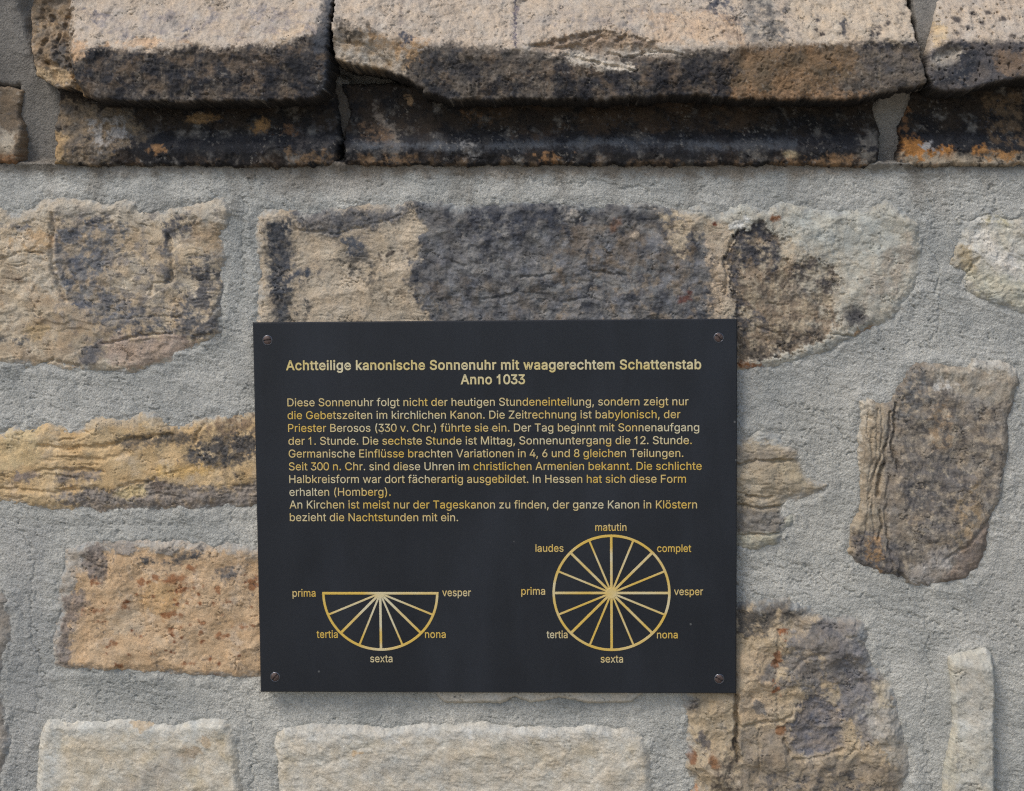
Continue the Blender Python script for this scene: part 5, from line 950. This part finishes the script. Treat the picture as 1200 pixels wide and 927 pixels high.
"o":[415,[[242,-8,207,-8,173,-8,143,0,117,16,91,33,71,56,56,85,41,114,34,149,34,187,34,227,41,262,56,291,71,321,91,343,117,360,143,376,173,384,207,384,242,384,273,376,299,360,325,343,345,321,359,291,374,262,381,227,381,187,381,149,374,114,359,85,345,56,325,33,299,16,273,0],[182,46,207,46,233,46,254,53,270,66,287,79,299,96,307,117,315,139,319,162,319,187,319,213,315,236,307,258,299,280,287,297,270,310,254,323,233,330,207,330,182,330,161,323,145,310,129,297,116,280,108,258,100,237,96,213,96,187,96,162,100,139,108,117,116,96,129,79,145,66,161,53]]],
"p":[424,[[73,-143,53,-143,53,31,53,205,53,379,72,379,92,379,112,379,112,359,112,339,112,319,114,319,116,319,118,319,123,327,129,336,137,346,145,356,157,365,171,373,186,381,205,384,229,384,261,384,289,376,313,361,337,345,356,322,370,293,383,263,390,229,390,189,390,149,383,114,370,84,356,55,337,32,313,16,289,0,261,-8,229,-8,206,-8,187,-4,173,4,158,12,146,21,138,31,130,42,123,51,118,59,117,59,115,59,114,59,114,-8,114,-76,114,-143,93,-143],[197,47,220,47,244,47,263,53,279,66,295,78,308,95,316,117,324,138,328,162,328,189,328,216,324,240,316,261,308,282,296,299,280,311,264,324,244,330,220,330,197,330,177,324,161,312,145,300,133,284,125,263,117,242,113,217,113,189,113,161,117,136,125,115,133,94,146,77,162,65,178,53]]],
"r":[259,[[73,0,53,0,53,126,53,253,53,379,72,379,92,379,112,379,112,360,112,340,112,321,113,321,114,321,115,321,122,340,135,355,152,367,170,379,190,385,213,385,218,385,223,385,229,384,235,384,240,384,243,384,243,363,243,343,243,322,242,323,237,323,230,324,223,325,215,326,207,326,189,326,173,322,159,315,145,307,134,297,126,284,118,270,114,255,114,237,114,158,114,79,114,0,93,0]]],
"s":[365,[[211,-8,182,-8,156,-8,133,-4,112,3,92,11,75,23,62,38,49,53,40,72,36,94,55,98,74,102,94,107,99,86,109,70,124,60,139,50,158,45,181,45,208,45,229,51,244,62,260,74,268,87,268,103,268,116,263,127,254,136,245,144,231,151,212,155,191,160,170,165,149,170,115,178,89,191,72,208,55,225,47,247,47,274,47,296,53,315,65,332,77,348,94,361,115,370,136,380,160,384,187,384,213,384,235,380,254,372,272,365,287,353,299,339,310,325,319,309,324,290,305,286,287,281,268,277,263,292,255,304,243,316,230,327,212,333,187,333,165,333,146,327,131,317,116,306,109,293,109,277,109,263,114,252,124,243,134,235,150,228,172,223,191,218,210,214,229,209,264,201,290,188,306,171,323,154,331,133,331,107,331,84,325,64,312,47,300,30,282,16,260,6,237,-3]]],
"t":[227,[[138,379,204,379,204,362,204,344,204,327,138,327,72,327,6,327,6,344,6,362,6,379,72,379],[65,345,65,471,85,471,106,471,126,471,126,347,126,222,126,98,126,81,129,69,136,61,143,54,154,50,170,50,174,50,179,50,185,51,191,52,197,53,202,54,206,36,209,19,213,2,207,0,200,-2,192,-3,184,-4,176,-4,168,-4,136,-4,110,4,92,21,74,38,65,62,65,93,65,219]]],
"u":[410,[[211,-5,182,-5,157,-5,134,0,115,11,95,21,80,37,69,59,58,80,53,107,53,139,53,219,53,299,53,379,73,379,93,379,114,379,114,301,114,222,114,144,114,114,121,91,137,75,152,58,173,50,200,50,218,50,235,54,249,62,264,70,275,81,283,97,292,112,296,131,296,153,296,228,296,304,296,379,316,379,337,379,357,379,357,253,357,126,357,0,337,0,318,0,298,0,298,31,298,61,298,92,301,92,304,92,307,92,295,57,279,32,257,17,235,2]]],
"v":[389,[[184,0,163,0,114,126,66,253,17,379,40,379,62,379,84,379,111,305,138,230,165,155,174,132,181,110,187,87,193,64,199,42,206,21,198,21,191,21,184,21,191,42,197,64,203,87,209,110,216,132,224,155,251,230,278,305,305,379,327,379,349,379,371,379,323,253,275,126,226,0,205,0]]],
"w":[567,[[158,0,138,0,99,126,61,253,23,379,44,379,66,379,87,379,103,324,118,269,133,214,140,191,147,165,154,137,161,108,168,76,175,41,172,41,168,41,165,41,172,75,179,106,186,135,193,163,199,190,206,214,221,269,237,324,252,379,273,379,295,379,316,379,332,324,347,269,362,214,368,190,375,164,382,136,388,107,395,76,402,41,399,41,395,41,391,41,399,75,406,107,413,135,420,164,427,190,434,214,449,269,465,324,480,379,502,379,523,379,545,379,506,253,468,126,429,0,409,0,389,0,368,0,352,57,335,114,319,172,314,189,309,207,305,225,300,243,295,261,291,280,286,299,281,318,277,338,281,338,286,338,291,338,286,319,281,299,277,280,272,261,267,243,263,225,258,206,253,189,248,172,231,114,215,57,199,0,178,0]]],
"x":[379,[[44,0,21,0,71,73,121,145,171,218,171,202,171,187,171,171,124,240,76,310,29,379,52,379,76,379,100,379,116,355,132,330,147,306,160,287,170,270,179,253,188,237,198,221,207,206,197,206,186,206,175,206,185,221,194,237,202,253,211,270,221,287,233,306,249,330,266,355,282,379,305,379,328,379,352,379,304,309,256,239,209,169,209,184,209,199,209,214,258,143,308,71,358,0,334,0,310,0,287,0,268,28,249,57,231,85,219,103,209,120,200,136,191,152,182,167,173,182,183,182,194,182,205,182,195,167,186,152,178,136,170,120,160,103,148,85,129,57,110,28,91,0,68,0]]],
"y":[389,[[51,-140,47,-139,52,-121,57,-103,61,-86,65,-86,68,-87,71,-87,83,-90,94,-91,104,-89,114,-87,122,-82,130,-74,138,-66,145,-53,151,-36,155,-24,159,-13,163,-1,114,126,66,252,17,379,40,379,62,379,84,379,111,305,138,230,165,155,174,132,181,109,187,87,193,64,199,42,206,21,198,21,191,21,184,21,190,42,196,64,202,87,209,110,216,132,224,155,251,230,278,305,305,379,327,379,349,379,371,379,316,234,260,88,204,-58,196,-78,187,-94,177,-107,166,-120,153,-129,139,-136,125,-142,109,-145,91,-145,81,-145,72,-144,65,-143,57,-142]]],
"z":[380,[[141,0,42,0,42,15,42,30,42,46,112,137,183,228,254,320,254,321,254,322,254,323,185,323,117,323,48,323,48,342,48,361,48,379,143,379,238,379,333,379,333,363,333,347,333,331,264,241,195,150,126,60,126,59,126,58,126,56,197,56,268,56,339,56,339,38,339,19,339,0,240,0]]],
"ä":[389,[[182,-9,160,-9,136,-9,114,-4,94,5,75,14,59,27,48,45,36,62,30,83,30,108,30,130,35,147,43,161,52,175,63,185,78,193,92,201,108,207,125,211,143,215,160,218,178,220,201,223,219,225,234,227,248,228,258,231,265,235,272,239,276,245,276,255,276,255,276,256,276,257,276,272,273,286,267,297,261,308,252,316,240,322,228,328,213,331,196,331,178,331,162,328,149,322,136,317,126,309,118,301,110,292,104,283,100,274,80,280,61,285,41,291,50,314,62,332,79,346,95,360,113,369,133,375,153,381,173,384,194,384,208,384,223,383,239,379,255,376,271,370,286,360,301,351,313,338,322,320,332,303,337,280,337,251,337,168,337,84,337,0,317,0,297,0,277,0,277,17,277,35,277,52,275,52,274,52,272,52,268,43,261,34,252,25,243,15,230,7,215,1,200,-5],[155,45,170,45,193,45,212,50,228,59,243,68,255,79,263,93,271,107,276,122,276,138,276,155,276,173,276,190,273,187,268,184,259,182,251,180,242,178,231,176,221,174,210,172,200,171,190,170,182,169,175,168,161,166,147,163,134,159,121,154,111,148,103,139,96,131,92,119,92,105,92,92,95,81,102,72,109,63,118,57,130,52,142,48],[272,443,261,443,250,443,240,447,233,455,225,462,221,472,221,483,221,494,225,504,233,512,240,519,250,523,261,523,272,523,282,519,290,512,298,504,301,494,301,483,301,472,298,462,290,455,282,447],[129,443,117,443,106,443,97,447,89,455,81,462,77,472,77,483,77,494,81,504,89,512,97,519,106,523,117,523,129,523,138,519,146,512,154,504,158,494,158,483,158,472,154,462,146,455,138,447]]],
"ö":[415,[[242,-8,207,-8,173,-8,143,0,117,16,91,33,71,56,56,85,41,114,34,149,34,187,34,227,41,262,56,291,71,321,91,343,117,360,143,376,173,384,207,384,242,384,273,376,299,360,325,343,345,321,359,291,374,262,381,227,381,187,381,149,374,114,359,85,345,56,325,33,299,16,273,0],[182,46,207,46,233,46,254,53,270,66,287,79,299,96,307,117,315,139,319,162,319,187,319,213,315,236,307,258,299,280,287,297,270,310,254,323,233,330,207,330,182,330,161,323,145,310,129,297,116,280,108,258,100,237,96,213,96,187,96,162,100,139,108,117,116,96,129,79,145,66,161,53],[290,443,279,443,268,443,259,447,251,455,243,462,239,472,239,483,239,494,243,504,251,512,259,519,268,523,279,523,290,523,300,519,308,512,316,504,320,494,320,483,320,472,316,462,308,455,300,447],[147,443,136,443,124,443,115,447,107,455,99,462,95,472,95,483,95,494,99,504,107,512,115,519,124,523,136,523,147,523,156,519,164,512,172,504,176,494,176,483,176,472,172,462,164,455,156,447]]],
"ü":[410,[[211,-5,182,-5,157,-5,134,0,115,11,95,21,80,37,69,59,58,80,53,107,53,139,53,219,53,299,53,379,73,379,93,379,114,379,114,301,114,222,114,144,114,114,121,91,137,75,152,58,173,50,200,50,218,50,235,54,249,62,264,70,275,81,283,97,292,112,296,131,296,153,296,228,296,304,296,379,316,379,337,379,357,379,357,253,357,126,357,0,337,0,318,0,298,0,298,31,298,61,298,92,301,92,304,92,307,92,295,57,279,32,257,17,235,2],[288,443,277,443,266,443,256,447,248,455,240,462,236,472,236,483,236,494,240,504,248,512,256,519,266,523,277,523,288,523,298,519,305,512,313,504,317,494,317,483,317,472,313,462,305,455,298,447],[144,443,133,443,122,443,112,447,104,455,97,462,93,472,93,483,93,494,97,504,104,512,112,519,122,523,133,523,144,523,154,519,162,512,170,504,173,494,173,483,173,472,170,462,162,455,154,447]]]
}
def area2(c):
    x = c[2::6]; y = c[3::6]
    return sum(x[i - 1] * y[i] - x[i] * y[i - 1] for i in range(len(x)))
def inside(c, px, py):
    x = c[2::6]; y = c[3::6]; r = False
    for i in range(len(x)):
        if (y[i - 1] > py) != (y[i] > py) and px < (x[i] - x[i - 1]) * (py - y[i - 1]) / (y[i] - y[i - 1]) + x[i - 1]:
            r = not r
    return r
OUTER = area2(GLYPHS["n"][1][0]) > 0
def layers_of(ch):
    cs = GLYPHS[ch][1]
    outs = [c for c in cs if (area2(c) > 0) == OUTER]; holes = [c for c in cs if (area2(c) > 0) != OUTER]
    ls = [[c] for c in outs]
    for h_ in holes:
        best = max((l for l in ls if inside(l[0], h_[2], h_[3])), key=lambda l: abs(area2(l[0])), default=ls[0])
        best.append(h_)
    return ls
def flatten(c, bold):
    """closed curve to a polygon, moved outwards by bold"""
    n_ = len(c) // 6; pts = []
    for i in range(n_):
        p0 = np.array(c[6 * i + 2:6 * i + 4], float); h0 = np.array(c[6 * i + 4:6 * i + 6], float)
        j = (i + 1) % n_
        h1 = np.array(c[6 * j:6 * j + 2], float); p1 = np.array(c[6 * j + 2:6 * j + 4], float)
        e = p1 - p0
        off = abs(e[0] * (h0 - p0)[1] - e[1] * (h0 - p0)[0]) + abs(e[0] * (h1 - p0)[1] - e[1] * (h1 - p0)[0])
        steps = 1 if off / (np.hypot(*e) + 1e-6) < 3 else 4
        for k in range(steps):
            t = k / steps
            pts.append(p0 * (1 - t) ** 3 + 3 * h0 * t * (1 - t) ** 2 + 3 * h1 * t * t * (1 - t) + p1 * t ** 3)
    out = []
    for p in pts:
        if not out or np.hypot(*(p - out[-1])) > 1.5:
            out.append(p)
    if np.hypot(*(out[0] - out[-1])) < 1.5:
        out.pop()
    return np.array(out) / 1000.0
def grow(poly, d):
    """outer contours and holes have opposite turning, so one sign thickens the stroke on both"""
    nx_ = np.roll(poly, -1, 0) - poly
    nx_ = nx_ / (np.linalg.norm(nx_, axis=1, keepdims=True) + 1e-9)
    nrm = np.stack([nx_[:, 1], -nx_[:, 0]], 1) * (1 if OUTER else -1)
    m_ = nrm + np.roll(nrm, 1, 0)
    L = np.clip((m_ ** 2).sum(1, keepdims=True), 0.6, None)
    return poly + 2 * m_ / L * d
def in_poly(p, px, py):
    x, y = p[:, 0], p[:, 1]; x0, y0 = np.roll(x, 1), np.roll(y, 1)
    c = (y0 > py) != (y > py)
    return bool(np.count_nonzero(c & (px < (x0 - x) * (py - y) / np.where(c, y0 - y, 1) + x)) & 1)
def text_mesh(body, bold):
    V, F_ = [], []; x = 0.0
    for ch in body:
        for k, cs in enumerate(layers_of(ch)):
            top = 0.022 + 0.0015 * k
            polys = [grow(flatten(c, bold), bold - 0.004) for c in cs]
            v2, edges = [], []
            for p in polys:
                n0 = len(v2)
                v2 += [Vector((float(q[0]), float(q[1]))) for q in p]
                edges += [(n0 + i, n0 + (i + 1) % len(p)) for i in range(len(p))]
            r_ = delaunay_2d_cdt(v2, edges, [], 1, 1e-6)
            b0 = len(V)
            V += [(q.x + x, q.y, top) for q in r_[0]]
            for f in r_[2]:
                mx_ = sum(r_[0][i].x for i in f) / len(f); my_ = sum(r_[0][i].y for i in f) / len(f)
                if sum(in_poly(p, mx_, my_) for p in polys) == 1:
                    F_.append(tuple(b0 + i for i in f))
            for p in polys:
                q = grow(p, 0.012); b0 = len(V); n_ = len(p)
                V += [(p[i, 0] + x, p[i, 1], top) for i in range(n_)] + [(q[i, 0] + x, q[i, 1], -0.035) for i in range(n_)]
                F_ += [(b0 + i, b0 + (i + 1) % n_, b0 + n_ + (i + 1) % n_, b0 + n_ + i) for i in range(n_)]
        x += GLYPHS[ch][0] / 1000.0 + bold * 1.2
    return np.array(V, np.float32), F_
CAP = text_mesh("H", 0)[0][:, 1].max()

def set_line(body, xl, xr, yl, yr, cap, bold):
    """letters between two pixel columns on a baseline; returns world verts and faces"""
    v, f = text_mesh(body, bold)
    x0, x1 = v[:, 0].min(), v[:, 0].max()
    ax, az = on_plate(xl, yl); bx, bz = on_plate(xr, yr)
    t = (v[:, 0] - x0) / (x1 - x0)
    mm = on_plate(xl, yl)[1] - on_plate(xl, yl + 1)[1]
    s = cap * mm / CAP
    out = np.stack([ax + (bx - ax) * t, PY - (v[:, 2] + 0.010) * s * 0.6, az + (bz - az) * t + v[:, 1] * s], 1)
    return out, f
def lettering(name, lines, cap, bold, parent, mat=None):
    V, F_, n0 = [], [], 0
    for ln in lines:
        v, f = set_line(*ln, cap, bold)
        V.append(v); F_ += [tuple(i + n0 for i in q) for q in f]; n0 += len(v)
    return mesh_obj(name, np.concatenate(V).tolist(), F_, mat or M_GOLD, parent)
lettering("heading", [("Achtteilige kanonische Sonnenuhr mit waagerechtem Schattenstab", 335, 822, 433.6, 432.4, ), ("Anno 1033", 539.6, 615.6, 450.1, 449.9)], 11.0, 0.017, plaque, M_GOLD_REFLECTION)
lettering("paragraph", [
    ("Diese Sonnenuhr folgt nicht der heutigen Stundeneinteilung, sondern zeigt nur", 336.8, 807, 476.2, 474.9),
    ("die Gebetszeiten im kirchlichen Kanon. Die Zeitrechnung ist babylonisch, der", 337, 797.5, 491.2, 490.0),
    ("Priester Berosos (330 v. Chr.) führte sie ein. Der Tag beginnt mit Sonnenaufgang", 337.6, 819.5, 506.2, 505.3),
    ("der 1. Stunde. Die sechste Stunde ist Mittag, Sonnenuntergang die 12. Stunde.", 338, 810.8, 521.3, 520.4),
    ("Germanische Einflüsse brachten Variationen in 4, 6 und 8 gleichen Teilungen.", 338.3, 801, 536.2, 535.5),
    ("Seit 300 n. Chr. sind diese Uhren im christlichen Armenien bekannt. Die schlichte", 338.5, 822.5, 551.2, 550.6),
    ("Halbkreisform war dort fächerartig ausgebildet. In Hessen hat sich diese Form", 339, 804, 566.1, 565.7),
    ("erhalten (Homberg).", 339.2, 458, 581.1, 581.0)], 9.3, 0.001, plaque)
lettering("paragraph", [
    ("An Kirchen ist meist nur der Tageskanon zu finden, der ganze Kanon in Klöstern", 339.2, 817, 595.9, 595.8),
    ("bezieht die Nachtstunden mit ein.", 339.6, 537, 610.7, 610.8)], 9.3, 0.001, plaque)

def ridge_bar(p, q, wd, ht, lift=0.0):
    """raised bar with a chamfered top between two plate points"""
    (ax, az), (bx, bz) = p, q
    L = math.hypot(bx - ax, bz - az); ux, uz = (bx - ax) / L, (bz - az) / L; nx_, nz_ = -uz, ux
    V = []
    for (x, z) in (p, q):
        for o_, y in ((-wd / 2, 0), (-wd * 0.36, ht), (wd * 0.36, ht), (wd / 2, 0)):
            V.append((x + nx_ * o_, PY - y - (lift if y else -0.0003), z + nz_ * o_))
    return V, [(0, 1, 5, 4), (1, 2, 6, 5), (2, 3, 7, 6), (0, 3, 2, 1), (4, 5, 6, 7)]
def ring(c, r, wd, ht, a0, a1, n_=96):
    V, F_ = [], []
    for i in range(n_ + 1):
        a = a0 + (a1 - a0) * i / n_
        for o_, y in ((-wd / 2, 0), (-wd * 0.36, ht), (wd * 0.36, ht), (wd / 2, 0)):
            V.append((c[0] + (r + o_) * math.cos(a), PY - y + (0 if y else 0.0003), c[1] + (r + o_) * math.sin(a)))
    for i in range(n_):
        for k in range(3):
            F_.append((4 * i + k, 4 * i + k + 1, 4 * i + 4 + k + 1, 4 * i + 4 + k))
    return V, F_
def disc(c, r, ht, a0, a1, n_=40):
    V = [(c[0], PY - ht, c[1])]
    F_ = []
    for i in range(n_ + 1):
        a = a0 + (a1 - a0) * i / n_
        V += [(c[0] + r * 0.9 * math.cos(a), PY - ht, c[1] + r * 0.9 * math.sin(a)), (c[0] + r * math.cos(a), PY + 0.0003, c[1] + r * math.sin(a))]
    for i in range(n_):
        F_ += [(0, 1 + 2 * i, 3 + 2 * i), (1 + 2 * i, 2 + 2 * i, 4 + 2 * i, 3 + 2 * i)]
    return V, F_
PXM = on_plate(716.5, 694)[1] - on_plate(716.5, 695)[1]
def dial(label, cpx, rpx, half, words):
    c = on_plate(*cpx); r = rpx * PXM
    if half:
        V, F_ = ring(c, r, 3.5 * PXM, 0.00030, math.pi, 2 * math.pi)
        v2, f2 = ridge_bar((c[0] - r - 1.5 * PXM, c[1]), (c[0] + r + 1.5 * PXM, c[1]), 3.5 * PXM, 0.00030, 0.00002)
        F_ = list(F_) + [tuple(i + len(V) for i in f) for f in f2]; V = V + v2
        angs = [180 + 22.5 * k for k in range(1, 8)]
    else:
        V, F_ = ring(c, r, 3.5 * PXM, 0.00030, 0, 2 * math.pi)
        angs = [22.5 * k for k in range(16)]
    o = mesh_obj("sundial_diagram", V, F_, M_GOLD, plaque)
    o["label"] = label
    for k, a in enumerate(angs):
        ca_, sa_ = math.cos(R(a)), math.sin(R(a))
        wd = (3.5 if abs(a / 45 - round(a / 45)) < .01 else 2.7) * PXM
        V, F_ = ridge_bar((c[0] + 2 * PXM * ca_, c[1] + 2 * PXM * sa_), (c[0] + (r - 1.2 * PXM) * ca_, c[1] + (r - 1.2 * PXM) * sa_), wd, 0.00024, 0.000004 * k)
        mesh_obj("spoke", V, F_, M_GOLD, o)
    V, F_ = disc(c, (6.0 if half else 6.6) * PXM, 0.00042, math.pi if half else 0, 2 * math.pi)
    mesh_obj("hub", V, F_, M_GOLD, o)
    for wd_, xl, xr, yb in words:
        lettering("hour_name", [(wd_, xl, xr, yb, yb)], 8.7, 0.005, o)
dial("gold half circle sundial diagram with seven spokes below its straight edge", (445.6, 695.3), 66.6, True,
     [("prima", 342.8, 370, 699.2), ("vesper", 518.2, 552, 698.6), ("tertia", 371, 396, 747.5), ("nona", 498, 522.5, 747.5), ("sexta", 433.8, 460.2, 776)])
dial("gold full circle sundial diagram with sixteen spokes", (716.6, 695), 66.8, False,
     [("matutin", 697.5, 734.3, 622), ("laudes", 627.5, 660.5, 646.6), ("complet", 770, 810.2, 646.8), ("prima", 610.8, 639, 696.9), ("vesper", 789.8, 824, 697.4),
      ("tertia", 640.5, 665.3, 747.8), ("nona", 769.8, 794.3, 748), ("sexta", 703.8, 730.3, 776.4)])

def screw(px, py, slot_deg):
    cx_, cz_ = on_plate(px, py); r = 4.9 * PXM; n_ = 40
    V = [(cx_, PY - 0.0015, cz_)]; F_ = []
    prof = [(0.35, 0.00145), (0.62, 0.0012), (0.84, 0.00075), (1.0, 0.0001), (1.0, -0.0005)]
    # dome cut by a slot: vertices inside the slot are sunk
    N = 60
    g = np.linspace(-1, 1, N)
    GX, GZ = np.meshgrid(g, g)
    rr_ = np.sqrt(GX ** 2 + GZ ** 2)
    ca_, sa_ = math.cos(R(slot_deg)), math.sin(R(slot_deg))
    across = np.abs(-GX * sa_ + GZ * ca_)
    ht = 0.0013 * np.sqrt(np.clip(1 - (rr_ * 0.93) ** 2, 0, 1))
    ht = ht - 0.0011 * sst(0.20, 0.13, across)
    ht = np.where(rr_ > 1.0, -0.001, ht)
    XX = cx_ + GX * r; ZZ = cz_ - GZ * r
    o = grid_mesh("screw", XX, ZZ, ht - PY, np.zeros((N, N, 4)), rr_ < 1.04, M_RUST, plaque, PY + 0.0015)
    V, F_ = [], []
    for i in range(n_):
        a = 2 * math.pi * i / n_
        for k_, y in ((1.02, -0.0004), (1.04, 0.00028), (1.12, 0.00024), (1.17, -0.0004)):
            V.append((cx_ + r * k_ * math.cos(a), PY - y, cz_ + r * k_ * math.sin(a)))
    for i in range(n_):
        j = (i + 1) % n_
        for k in range(3):
            F_.append((4 * i + k, 4 * i + k + 1, 4 * j + k + 1, 4 * j + k))
    mesh_obj("rim", V, F_, M_RIM, o, smooth=True)
    return o
for a in ((313.4, 398.6, -8), (842.2, 395.6, 42), (322.4, 793.3, -48), (842.8, 795.6, 30)):
    screw(*a)
